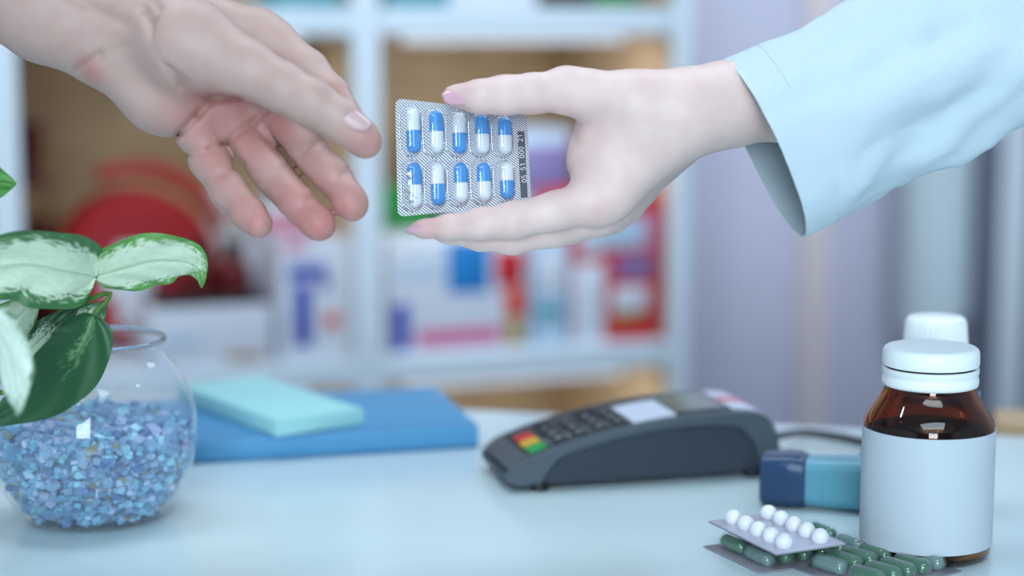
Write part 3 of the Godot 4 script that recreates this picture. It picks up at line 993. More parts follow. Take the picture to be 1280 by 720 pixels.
func terminal() -> void:
	var fn := on(650, 616)
	var u := Vector3(cos(deg_to_rad(14.6)), 0, -sin(deg_to_rad(14.6)))
	var wide := 0.071
	var o := thing("card_terminal", "dark grey card payment terminal with red, yellow and green keys", "card terminal", fn, atan2(-u.z, u.x))
	# local x from the card slot to the back, z = 0 the near side, z = -wide the far side
	var ctrl := [Vector2(-0.0056, 0.0122), Vector2(0.0004, 0.0172), Vector2(0.0075, 0.021), Vector2(0.035, 0.0295), Vector2(0.068, 0.0365), Vector2(0.1, 0.0408), Vector2(0.13, 0.0422), Vector2(0.15, 0.0412), Vector2(0.159, 0.037), Vector2(0.1645, 0.029)]
	term_top = curve(ctrl, 46)
	var outline := PackedVector2Array([Vector2(0.0, 0.003), Vector2(-0.0045, 0.0042), Vector2(-0.0068, 0.0068), Vector2(-0.0071, 0.0092)])
	for p in term_top: outline.append(p)
	outline.append_array([Vector2(0.1672, 0.018), Vector2(0.168, 0.0035), Vector2(0.155, 0.0035)])
	var arch := curve([Vector2(0.154, 0.006), Vector2(0.1525, 0.0155), Vector2(0.147, 0.0255), Vector2(0.137, 0.0325), Vector2(0.112, 0.0338), Vector2(0.09, 0.0326), Vector2(0.068, 0.0297), Vector2(0.045, 0.0248), Vector2(0.028, 0.0198), Vector2(0.021, 0.0145), Vector2(0.0135, 0.0035)], 44)
	for p in arch: outline.append(p)
	obj("shell", done(extrude(outline, wide, 0.0016, null, moved(0, 0, -wide / 2))), mats.terminal_shell, o)
	var inner := PackedVector2Array()
	for p in arch: inner.append(p)
	inner.append(Vector2(0.016, 0.0032))
	inner.append(Vector2(0.154, 0.0032))
	obj("side_body", done(extrude(inner, wide - 0.0045, 0.0008, null, moved(0, 0, -wide / 2))), mats.terminal_dark, o)
	obj("card_slot", rb(Vector3(0.003, 0.0034, 0.054), 0.0006), mats.black, o, Transform3D(Basis(Vector3(0, 0, 1), -0.3), Vector3(-0.0053, 0.0108, -wide / 2)))
	obj("slot_lip", rb(Vector3(0.003, 0.002, 0.054), 0.0008), mats.terminal_face, o, Transform3D(Basis(Vector3(0, 0, 1), -0.4), Vector3(-0.006, 0.0066, -wide / 2)))
	for p in [[0.013, -0.004], [0.013, -wide + 0.008], [0.15, -0.005], [0.15, -wide + 0.008]]:
		obj("foot", done(lathe([Vector2(0, 0), Vector2(0.0052, 0), Vector2(0.006, 0.0012), Vector2(0.005, 0.0045), Vector2(0, 0.0045)], 20)), mats.black, o, moved(p[0], 0.0003, p[1]))
	# face plate set into the top
	var st := begin()
	st.set_smooth_group(0)
	var n := 30
	for i in n:
		var s0 := lerpf(0.0062, 0.094, float(i) / n)
		var s1 := lerpf(0.0062, 0.094, float(i + 1) / n)
		var a := on_top(s0, 0.006, 0.0006).origin
		var b := on_top(s1, 0.006, 0.0006).origin
		var c := on_top(s1, wide - 0.006, 0.0006).origin
		var d := on_top(s0, wide - 0.006, 0.0006).origin
		quad(st, a, b, c, d)
		quad(st, on_top(s0, 0.006, -0.001).origin, on_top(s1, 0.006, -0.001).origin, b, a)
		quad(st, d, c, on_top(s1, wide - 0.006, -0.001).origin, on_top(s0, wide - 0.006, -0.001).origin)
	obj("keypad_plate", done(st), mats.terminal_face, o)
	# keys
	var rows := [0.0135, 0.028, 0.041, 0.0535, 0.0655]
	var cols := [0.0125, 0.0265, 0.0405]
	var tones := ["key_green", "key_yellow", "key_red"]
	var signs := [["", "", ""], ["#", "0", "*"], ["9", "8", "7"], ["6", "5", "4"], ["3", "2", "1"]]
	var face := SystemFont.new()
	face.font_names = PackedStringArray(["Droid Sans"])
	for r in rows.size():
		for c in cols.size():
			var big := r == 0
			var size := Vector3(0.0115, 0.0022, 0.0132) if big else Vector3(0.0082, 0.0018, 0.0115)
			var key := obj("key", rb(size, 0.0009, 2), mats[tones[c]] if big else mats.key, o, on_top(rows[r], cols[c], 0.0012))
			if big:
				key.set_meta("label", ["green confirm key", "yellow correction key", "red cancel key"][c])
			else:
				var tm := TextMesh.new()
				tm.text = signs[r][c]
				tm.font = face
				tm.font_size = 16
				tm.pixel_size = 0.00034
				tm.depth = 0.0002
				obj("digit", tm, mats.key_print, key, Transform3D(Basis(Vector3(0, 0, -1), Vector3(-1, 0, 0), Vector3(0, 1, 0)), Vector3(0, size.y / 2 + 0.0001, 0)))
	for c in 2:
		obj("key", rb(Vector3(0.008, 0.0018, 0.009), 0.0009, 2), mats.key, o, on_top(rows[1 + c * 2], 0.054, 0.0012))
	obj("key", rb(Vector3(0.008, 0.002, 0.009), 0.0009, 2), mats.black, o, on_top(0.058, 0.054, 0.0012))
	# paper sticker, display, printer lid with its label
	obj("paper_sticker", strip(0.0725, 0.1, 0.005, 0.05, 0.0012), mats.sticker, o)
	obj("display_bezel", strip(0.0985, 0.137, 0.007, wide - 0.009, 0.0007), mats.terminal_face, o)
	obj("display", strip(0.101, 0.134, 0.01, wide - 0.013, 0.0011), mats.display, o)
	obj("lid_label", strip(0.1375, 0.157, 0.007, wide - 0.008, 0.0009), mats.sticker, o)
	obj("lid_print", strip(0.1385, 0.156, 0.03, 0.042, 0.0012), mats.pink_print, o)
	# cable leaves the back and runs off behind the bottles
	var cab := curve([on(958, 548, 0.012), on(985, 543, 0.008), on(1010, 541, 0.004), on(1050, 546, 0.0028), on(1085, 553, 0.0028), on(1125, 553, 0.0028), on(1160, 545, 0.0028), on(1180, 539, 0.003)], 40)
	var pts := []
	for p in cab: pts.append(p - fn)
	var cb := thing("cable", "black cable running from the back of the terminal behind the bottles", "cable", fn)
	obj("cord", done(tube(pts, curve_f([0.0026, 0.0026], 40), 12)), mats.cable, cb)


# a thin plate that follows the terminal's top
func strip(s0: float, s1: float, v0: float, v1: float, lift: float) -> ArrayMesh:
	var st := begin()
	st.set_smooth_group(0)
	var n := 14
	for i in n:
		var a := lerpf(s0, s1, float(i) / n)
		var b := lerpf(s0, s1, float(i + 1) / n)
		quad(st, on_top(a, v0, lift).origin, on_top(b, v0, lift).origin, on_top(b, v1, lift).origin, on_top(a, v1, lift).origin)
	st.set_smooth_group(-1)
	for i in n:
		var a := lerpf(s0, s1, float(i) / n)
		var b := lerpf(s0, s1, float(i + 1) / n)
		quad(st, on_top(a, v0, 0).origin, on_top(b, v0, 0).origin, on_top(b, v0, lift).origin, on_top(a, v0, lift).origin)
		quad(st, on_top(a, v1, lift).origin, on_top(b, v1, lift).origin, on_top(b, v1, 0).origin, on_top(a, v1, 0).origin)
	quad(st, on_top(s0, v1, 0).origin, on_top(s0, v0, 0).origin, on_top(s0, v0, lift).origin, on_top(s0, v1, lift).origin)
	quad(st, on_top(s1, v0, 0).origin, on_top(s1, v1, 0).origin, on_top(s1, v1, lift).origin, on_top(s1, v0, lift).origin)
	return done(st)


# ---------------------------------------------------------------- inhaler
func squircle(w: float, h: float, r: float) -> PackedVector2Array:
	var out := PackedVector2Array()
	for c in [[1, 1, 0.0], [-1, 1, 0.5], [-1, -1, 1.0], [1, -1, 1.5]]:
		for i in 7:
			var f: float = PI * (c[2] + 0.5 * i / 6.0)
			out.append(Vector2(c[0] * (w / 2 - r) + cos(f) * r, c[1] * (h / 2 - r) + sin(f) * r))
	return out


func loft(sections: Array, st: SurfaceTool = null) -> SurfaceTool:
	# sections: [x, outline in (z, y), offset]; closed at both ends
	if st == null: st = begin()
	var rings := []
	for s in sections:
		var ring := []
		for p in s[1]: ring.append(Vector3(s[0] + (s[2].z if s.size() > 2 else 0.0) * p.y, p.y + (s[2].y if s.size() > 2 else 0.0), -p.x + (s[2].x if s.size() > 2 else 0.0)))
		rings.append(ring)
	for i in rings.size() - 1:
		st.set_smooth_group(10 + i)
		var n: int = rings[i].size()
		for k in n:
			var l := (k + 1) % n
			quad(st, rings[i][k], rings[i + 1][k], rings[i + 1][l], rings[i][l])
	for e in [0, rings.size() - 1]:
		st.set_smooth_group(-1)
		var c := Vector3.ZERO
		for p in rings[e]: c += p
		c /= rings[e].size()
		var n: int = rings[e].size()
		for k in n:
			var l := (k + 1) % n
			if e == 0: tri(st, c, rings[e][k], rings[e][l])
			else: tri(st, c, rings[e][l], rings[e][k])
	return st


func inhaler() -> void:
	var a := on(962, 629)
	var b := on(1075, 637)
	var u := (b - a).normalized()
	var o := thing("inhaler", "pale blue inhaler with a dark blue cap lying beside the amber bottle", "inhaler", a, atan2(-u.z, u.x))
	var hy := 0.0155
	obj("cap", done(loft([[-0.0045, squircle(0.023, 0.0265, 0.006), Vector3(0, hy, 0)], [-0.0035, squircle(0.0255, 0.029, 0.007), Vector3(0, hy, 0)], [0.008, squircle(0.0275, 0.031, 0.0075), Vector3(0, hy, 0)], [0.012, squircle(0.0275, 0.031, 0.0075), Vector3(0, hy, 0)], [0.0205, squircle(0.026, 0.0295, 0.0075), Vector3(0, hy, 0)], [0.022, squircle(0.025, 0.028, 0.0075), Vector3(0, hy, 0)]])), mats.inhaler_cap, o)
	obj("cap_grip", rb(Vector3(0.009, 0.0012, 0.016), 0.0005), mats.inhaler_cap, o, moved(0.014, hy * 2 - 0.0002, 0))
	obj("mouthpiece", done(loft([[0.019, squircle(0.0245, 0.0275, 0.007), Vector3(0, hy, 0)], [0.04, squircle(0.0255, 0.0295, 0.0075), Vector3(0, hy, 0)], [0.062, squircle(0.0265, 0.0305, 0.008), Vector3(0, hy, 0)], [0.072, squircle(0.027, 0.0305, 0.009), Vector3(0, hy, 0)]])), mats.inhaler_body, o)
	obj("side_panel", rb(Vector3(0.024, 0.019, 0.0008), 0.0004), mats.inhaler_body, o, moved(0.044, hy + 0.001, 0.0128))
	var body := loft([[-0.012, squircle(0.024, 0.028, 0.009), Vector3(0, hy, 0)], [0.0, squircle(0.027, 0.0305, 0.011), Vector3(0, hy, 0)], [0.05, squircle(0.0275, 0.0305, 0.012), Vector3(0, hy, 0)]])
	obj("barrel", done(body), mats.inhaler_body, o, Transform3D(Basis(Vector3.UP, PI * 0.58), Vector3(0.072, 0, 0.002)))
	obj("canister", done(tube([Vector3(0.045, hy, 0), Vector3(0.066, hy, 0), Vector3(0.068, hy, 0)], [0.0112, 0.0112, 0.009], 24)), mats.chrome, o, Transform3D(Basis(Vector3.UP, PI * 0.58), Vector3(0.072, 0, 0.002)))


# ---------------------------------------------------------------- bottles
func bottles() -> void:
	var place := on(1156, 690)
	var o := thing("pill_bottle", "large amber glass pill bottle with a blank white label and white lid in front", "bottle", place)
	var prof := [Vector2(0, 0.0012), Vector2(0.028, 0.0006), Vector2(0.0315, 0.0006), Vector2(0.0338, 0.003), Vector2(0.0342, 0.008), Vector2(0.0342, 0.066)]
	for i in 10:
		var t := i / 9.0
		prof.append(Vector2(lerpf(0.0342, 0.0236, smoothstep(0.0, 1.0, t) * 0.55 + t * 0.45), lerpf(0.0705, 0.0905, t)))
	prof.append_array([Vector2(0.0234, 0.094), Vector2(0.0226, 0.104), Vector2(0.0205, 0.104), Vector2(0.0205, 0.092)])
	for i in 10:
		var t := 1.0 - i / 9.0
		prof.append(Vector2(lerpf(0.0318, 0.0208, smoothstep(0.0, 1.0, t) * 0.55 + t * 0.45), lerpf(0.0695, 0.0885, t)))
	prof.append_array([Vector2(0.0318, 0.008), Vector2(0.029, 0.004), Vector2(0, 0.004)])
	obj("glass_body", done(lathe(prof, 96, null, 50.0)), mats.amber_glass, o)
	obj("label", done(lathe([Vector2(0.0343, 0.0075), Vector2(0.0347, 0.0075), Vector2(0.0347, 0.0688), Vector2(0.0343, 0.0688)], 96)), mats.label_paper, o)
	obj("tamper_ring", done(lathe([Vector2(0.0238, 0.0908), Vector2(0.0247, 0.0912), Vector2(0.0251, 0.0925), Vector2(0.0251, 0.0953), Vector2(0.0246, 0.0958), Vector2(0.0246, 0.0972), Vector2(0.0251, 0.0977), Vector2(0.0251, 0.1002), Vector2(0.0238, 0.1006)], 72, null, 50.0)), mats.white_plastic, o)
	obj("lid", done(lathe([Vector2(0.0236, 0.1014), Vector2(0.0249, 0.1018), Vector2(0.0253, 0.103), Vector2(0.0251, 0.1085), Vector2(0.0246, 0.1102), Vector2(0.0234, 0.1112), Vector2(0.021, 0.1114), Vector2(0, 0.1112)], 72, null, 50.0)), mats.white_plastic, o)
	var pills := begin()
	# smaller bottle behind it
	var p2 := on(1163, 629)
	var q := thing("syrup_bottle", "smaller amber bottle with a ribbed white cap hidden behind the large one", "bottle", p2)
	obj("glass_body", done(lathe([Vector2(0, 0.0008), Vector2(0.0235, 0.0006), Vector2(0.0255, 0.003), Vector2(0.0255, 0.075), Vector2(0.023, 0.086), Vector2(0.0155, 0.094), Vector2(0.015, 0.104), Vector2(0, 0.104)], 64, null, 50.0)), mats.amber_glass, q)
	obj("label", done(lathe([Vector2(0.0256, 0.012), Vector2(0.0259, 0.012), Vector2(0.0259, 0.068), Vector2(0.0256, 0.068)], 64)), mats.label_paper, q)
	var cap := begin()
	cap.set_smooth_group(0)
	var seg := 144
	var rows := [[0.0182, 0.093], [0.0182, 0.095], [0.0172, 0.1075], [0.0165, 0.1098], [0.0152, 0.1108], [0.0, 0.1104]]
	for j in rows.size() - 1:
		for i in seg:
			var v := []
			for k in [[i, j], [i + 1, j], [i + 1, j + 1], [i, j + 1]]:
				var f: float = TAU * k[0] / seg
				var rib := 0.0 if k[1] > 2 or k[1] == 0 else 0.00045 * cos(f * 36.0)
				var r: float = rows[k[1]][0] + rib
				v.append(Vector3(cos(f) * r, rows[k[1]][1], -sin(f) * r))
			if j == rows.size() - 2: tri(cap, v[0], v[1], v[2])
			else: quad(cap, v[0], v[1], v[2], v[3])
	obj("ribbed_cap", done(cap), mats.white_plastic, q)


# ---------------------------------------------------------------- blister packs on the counter
func dome(r: float, h: float, squash := 1.0) -> Array:
	var out := []
	for i in 9:
		var f := PI / 2 * i / 8.0
		out.append(Vector2(r * cos(f) if i < 8 else 0.0, h * sin(f)))
	return out


func pill_shape(l: float, r: float, half := 0) -> Array:
	# profile along the axis; half -1 lower, 1 upper, 0 whole
	var out := []
	var lo := -1 if half <= 0 else 0
	for i in range(-10, 11):
		var f := PI / 2 * i / 10.0
		if half < 0 and i > 0 or half > 0 and i < 0: continue
		var y := sin(f) * r + (l / 2 - r) * (1 if i > 0 else -1 if i < 0 else 0)
		var x := r * cos(f) if absi(i) < 10 else 0.0
		if i == 0:
			if half <= 0:
				out.append(Vector2(r, -(l / 2 - r)))
				out.append(Vector2(r, 0))
			if half >= 0:
				out.append(Vector2(r, 0))
				out.append(Vector2(r, l / 2 - r))
		else:
			out.append(Vector2(x, y))
	if half > 0: out[0] = Vector2(r, 0)
	return out


func packs_on_counter() -> void:
	var round_ := []
	for i in 13:
		var f := lerpf(-0.75, PI / 2, i / 12.0)
		round_.append(Vector2(cos(f) * 0.0047 if i < 12 else 0.0, 0.0026 + sin(f) * 0.0047))
	var tab := done(lathe(round_, 24))
	var tl := on(893, 655, 0.013)
	var tr := on(962, 640, 0.013)
	var br := on(1052, 676, 0.013)
	var bl := on(975, 694, 0.013)
	var mid := (tl + tr + br + bl) / 4.0
	var u := ((br - tr) + (bl - tl)).normalized()
	var long := ((br - tr).length() + (bl - tl).length()) / 2.0
	var wide := ((tr - tl).length() + (br - bl).length()) / 2.0
	var cap_whole := done(lathe(pill_shape(0.0205, 0.0037), 18))
	var shell := done(lathe(pill_shape(0.0228, 0.0047), 18))
	var across := Vector3(u.z, 0, -u.x)
	var ga := on(990, 683, 0.003)
	var lay := [[ga, 0.0, 6, "green capsule blister pack lying under the white tablet pack"], [ga + u * 0.049 + across * 0.02, 0.22, 5, "green capsule blister pack lying in front of the amber bottle, clear of the white tablets"]]
	var n := 0
	for l in lay:
		var w: Vector3 = l[0]
		var p := thing("blister_pack", l[3], "blister pack", Vector3(w.x, T + 0.0003, w.z), atan2(u.x, u.z) + l[1])
		obj("foil", rb(Vector3(l[2] * 0.0114 + 0.008, 0.0006, 0.056), 0.0002, 1), mats.foil_plain, p, moved(0, 0.0003, 0))
		for i in l[2]:
			for j in 2:
				var xf := Transform3D(Basis(Vector3.RIGHT, PI / 2), Vector3((i - (l[2] - 1) / 2.0) * 0.0114, 0.0042, (j - 0.5) * 0.0255))
				obj("capsule", cap_whole, mats.capsule_green if (i + j + n) % 5 != 1 else mats.capsule_grey, p, xf)
				obj("blister", shell, mats.blister, p, xf)
		n += 1
	var o := thing("blister_pack", "blister pack with two rows of round white tablets on top of the green packs", "blister pack", Vector3(mid.x, T + 0.0125, mid.z), atan2(-u.z, u.x))
	o.rotation.z = -0.02
	obj("foil", rb(Vector3(long, 0.0006, wide), 0.0002, 1), mats.foil_plain, o)
	obj("plastic_sheet", rb(Vector3(long, 0.0004, wide), 0.0002, 1), mats.tray, o, moved(0, 0.0006, 0))
	for i in 5:
		for j in 2:
			obj("tablet", tab, mats.tablet, o, moved((i - 2) * long * 0.185, 0.0007, (j - 0.5) * wide * 0.52))


# ---------------------------------------------------------------- bodies as one continuous skin
# groups: the first is the trunk (arm and palm), the others are limbs that join it smoothly but stay apart from each other.
# a bone is [from, to, radius, radius]; creases are thin grooves [from, to, radius, depth]
func skin(groups: Array, creases: Array, cell: float, join: float, base: Color, spots: Array, clip := []) -> ArrayMesh:
	var lo := Vector3.INF
	var hi := -Vector3.INF
	for g in groups:
		for b in g.bones:
			var r := Vector3.ONE * maxf(b[2], b[3])
			lo = lo.min((b[0] - r).min(b[1] - r))
			hi = hi.max((b[0] + r).max(b[1] + r))
	var pad := Vector3.ONE * cell * 4.0
	lo -= pad
	hi += pad
	var nx := int((hi.x - lo.x) / cell) + 1
	var ny := int((hi.y - lo.y) / cell) + 1
	var nz := int((hi.z - lo.z) / cell) + 1
	var sy := nx
	var sz := nx * ny
	var total := nx * ny * nz
	var trunk := PackedFloat32Array()
	var field := PackedFloat32Array()
	for gi in groups.size():
		var g: Dictionary = groups[gi]
		var f := PackedFloat32Array()
		f.resize(total)
		f.fill(1.0)
		var k: float = g.k
		var seen_lo := Vector3i(nx, ny, nz)
		var seen_hi := Vector3i.ZERO
		for b in g.bones:
			var a: Vector3 = b[0]
			var e: Vector3 = b[1] - b[0]
			var ra: float = b[2]
			var dr: float = b[3] - b[2]
			var inv := 1.0 / maxf(e.length_squared(), 1e-12)
			var m := maxf(b[2], b[3]) + maxf(k, join if gi == 0 else k) + cell * 3.0
			var p0 := ((a.min(b[1]) - Vector3.ONE * m - lo) / cell).floor()
			var p1 := ((a.max(b[1]) + Vector3.ONE * m - lo) / cell).ceil()
			var i0 := maxi(0, int(p0.x)); var i1 := mini(nx - 1, int(p1.x))
			var j0 := maxi(0, int(p0.y)); var j1 := mini(ny - 1, int(p1.y))
			var k0 := maxi(0, int(p0.z)); var k1 := mini(nz - 1, int(p1.z))
			seen_lo = seen_lo.min(Vector3i(i0, j0, k0))
			seen_hi = seen_hi.max(Vector3i(i1, j1, k1))
			var ax := a.x - lo.x
			for z in range(k0, k1 + 1):
				var qz := lo.z + z * cell - a.z
				for y in range(j0, j1 + 1):
					var qy := lo.y + y * cell - a.y
					var at_ := z * sz + y * sy + i0
					var pre := qy * e.y + qz * e.z
					var yz := qy * qy + qz * qz
					for x in range(i0, i1 + 1):
						var qx := x * cell - ax
						var dt := pre + qx * e.x
						var t := dt * inv
						t = 0.0 if t < 0.0 else 1.0 if t > 1.0 else t
						var d := sqrt(maxf(0.0, qx * qx + yz - t * (2.0 * dt - t / inv))) - ra - t * dr
						var o := f[at_]
						var h := k - absf(o - d)
						if h > 0.0:
							f[at_] = minf(o, d) - h * h / (4.0 * k)
						elif d < o:
							f[at_] = d
						at_ += 1
		if gi == 0:
			trunk = f
			field = f.duplicate()
		else:
			for z in range(seen_lo.z, seen_hi.z + 1):
				for y in range(seen_lo.y, seen_hi.y + 1):
					var at_ := z * sz + y * sy + seen_lo.x
					for x in range(seen_lo.x, seen_hi.x + 1):
						var d := f[at_]
						if d < 0.9:
							var o := trunk[at_]
							var h := join - absf(o - d)
							var v := minf(o, d) - (h * h / (4.0 * join) if h > 0.0 else 0.0)
							if v < field[at_]:
								field[at_] = v
						at_ += 1
	for c in creases:
		var a: Vector3 = c[0]
		var e: Vector3 = c[1] - c[0]
		var inv := 1.0 / maxf(e.length_squared(), 1e-12)
		var r: float = c[2]
		var deep: float = c[3]
		var sight: Vector3 = c[4]
		var flat_e := e - sight * e.dot(sight)
		inv = 1.0 / maxf(flat_e.length_squared(), 1e-12)
		var reach := Vector3.ONE * r * 2.0
		var p0 := ((a.min(c[1]) - reach - lo) / cell).floor()
		var p1 := ((a.max(c[1]) + reach - sight * 0.04 - lo) / cell).ceil()
		for z in range(maxi(0, int(p0.z)), mini(nz - 1, int(p1.z)) + 1):
			for y in range(maxi(0, int(p0.y)), mini(ny - 1, int(p1.y)) + 1):
				for x in range(maxi(0, int(p0.x)), mini(nx - 1, int(p1.x)) + 1):
					var q := lo + Vector3(x, y, z) * cell - a
					q -= sight * q.dot(sight)
					var d := (q - flat_e * clampf(q.dot(flat_e) * inv, 0, 1)).length() / r
					if d < 2.0:
						field[z * sz + y * sy + x] += deep * exp(-d * d * 2.0)
	for c in clip:
		# keep only what lies on the far side of a plane [point, normal]
		for z in nz:
			for y in ny:
				for x in nx:
					var i := z * sz + y * sy + x
					field[i] = maxf(field[i], (c[0] - (lo + Vector3(x, y, z) * cell)).dot(c[1]))
	# surface nets
	var index := PackedInt32Array()
	index.resize(total)
	index.fill(-1)
	var verts := PackedVector3Array()
	var norms := PackedVector3Array()
	var cols := PackedColorArray()
	var near := cell * 5.0
	var corner := [0, 1, sy, sy + 1, sz, sz + 1, sz + sy, sz + sy + 1]
	var edges := [[0, 1], [2, 3], [4, 5], [6, 7], [0, 2], [1, 3], [4, 6], [5, 7], [0, 4], [1, 5], [2, 6], [3, 7]]
	var offs := [Vector3(0, 0, 0), Vector3(1, 0, 0), Vector3(0, 1, 0), Vector3(1, 1, 0), Vector3(0, 0, 1), Vector3(1, 0, 1), Vector3(0, 1, 1), Vector3(1, 1, 1)]
	for z in range(1, nz - 2):
		for y in range(1, ny - 2):
			var at_ := z * sz + y * sy
			for x in range(1, nx - 2):
				var i := at_ + x
				var v := field[i]
				if v > near or v < -near: continue
				var inside := 0
				for c in corner:
					if field[i + c] < 0.0: inside += 1
				if inside == 0 or inside == 8: continue
				var sum := Vector3.ZERO
				var cnt := 0
				for e in edges:
					var f0 := field[i + corner[e[0]]]
					var f1 := field[i + corner[e[1]]]
					if (f0 < 0.0) != (f1 < 0.0):
						sum += offs[e[0]].lerp(offs[e[1]], f0 / (f0 - f1))
						cnt += 1
				index[i] = verts.size()
				var loc := sum / cnt
				verts.append(lo + (Vector3(x, y, z) + loc) * cell)
				# gradient, blended over the eight corners
				var g := Vector3.ZERO
				for q in 8:
					var w: Vector3 = Vector3(1, 1, 1) - (offs[q] - loc).abs()
					var j: int = i + corner[q]
					g += Vector3(field[j + 1] - field[j - 1], field[j + sy] - field[j - sy], field[j + sz] - field[j - sz]) * (w.x * w.y * w.z)
				norms.append(g.normalized())
	for v in verts:
		var c := base
		for s in spots:
			var d: float = v.distance_to(s[0]) / s[1]
			if d < 1.0:
				c = c.lerp(s[2], s[3] * (1.0 - d * d * (3.0 - 2.0 * d)))
		cols.append(c)
	var idx := PackedInt32Array()
	for z in range(2, nz - 2):
		for y in range(2, ny - 2):
			var at_ := z * sz + y * sy
			for x in range(2, nx - 2):
				var i := at_ + x
				var v := field[i]
				if v > near or v < -near: continue
				var neg := v < 0.0
				if neg != (field[i + 1] < 0.0):
					face(idx, index[i - sy - sz], index[i - sz], index[i], index[i - sy], neg)
				if neg != (field[i + sy] < 0.0):
					face(idx, index[i - sz - 1], index[i - 1], index[i], index[i - sz], neg)
				if neg != (field[i + sz] < 0.0):
					face(idx, index[i - 1 - sy], index[i - sy], index[i], index[i - 1], neg)
	var arrays := []
	arrays.resize(Mesh.ARRAY_MAX)
	arrays[Mesh.ARRAY_VERTEX] = verts
	arrays[Mesh.ARRAY_NORMAL] = norms
	arrays[Mesh.ARRAY_COLOR] = cols
	arrays[Mesh.ARRAY_INDEX] = idx
	var mesh := ArrayMesh.new()
	mesh.add_surface_from_arrays(Mesh.PRIMITIVE_TRIANGLES, arrays)
	return mesh


# a quad given counter-clockwise round the grid edge's positive direction when turn is true
func face(idx: PackedInt32Array, a: int, b: int, c: int, d: int, turn: bool) -> void:
	if a < 0 or b < 0 or c < 0 or d < 0: return
	if turn:
		idx.append_array([a, c, b, a, d, c])
	else:
		idx.append_array([a, b, c, a, c, d])


func chain(pts: Array, radii: Array) -> Array:
	var out := []
	for i in pts.size() - 1:
		out.append([pts[i], pts[i + 1], radii[i], radii[i + 1]])
	return out


# a finger nail: a curved plate lying on a finger end; along points to the tip, up away from the finger
func nail_plate(centre: Vector3, along: Vector3, up: Vector3, length: float, wide: float, bend: float) -> ArrayMesh:
	var a := along.normalized()
	var u := (up - a * up.dot(a)).normalized()
	var s := u.cross(a).normalized()
	var st := begin()
	st.set_smooth_group(0)
	var n := 14
	var top := []
	for i in n + 1:
		var row := []
		var t := float(i) / n * 2.0 - 1.0
		for j in n + 1:
			var v := float(j) / n * 2.0 - 1.0
			var w := wide * 0.5 * sqrt(maxf(0.0, 1.0 - pow(absf(t), 3.2))) * (1.0 - 0.08 * t)
			var x := v * w
			row.append(centre + a * (t * length * 0.5) + s * x + u * (-(x * x) / bend * 0.5 - 0.06 * t * t * length * 0.5 + 0.0004 * (1.0 - v * v)))
		top.append(row)
	for i in n:
		for j in n:
			quad(st, top[i][j + 1], top[i][j], top[i + 1][j], top[i + 1][j + 1])
			var d := u * 0.0007
			quad(st, top[i][j] - d, top[i][j + 1] - d, top[i + 1][j + 1] - d, top[i + 1][j] - d)
	return done(st)


# ---------------------------------------------------------------- the hand that gives
const GZ := 0.985


func gp(px: float, py: float, dz := 0.0) -> Vector3:
	return at(px, py, GZ + dz)


func mm(px: float, z := GZ) -> float:
	return px * z / F


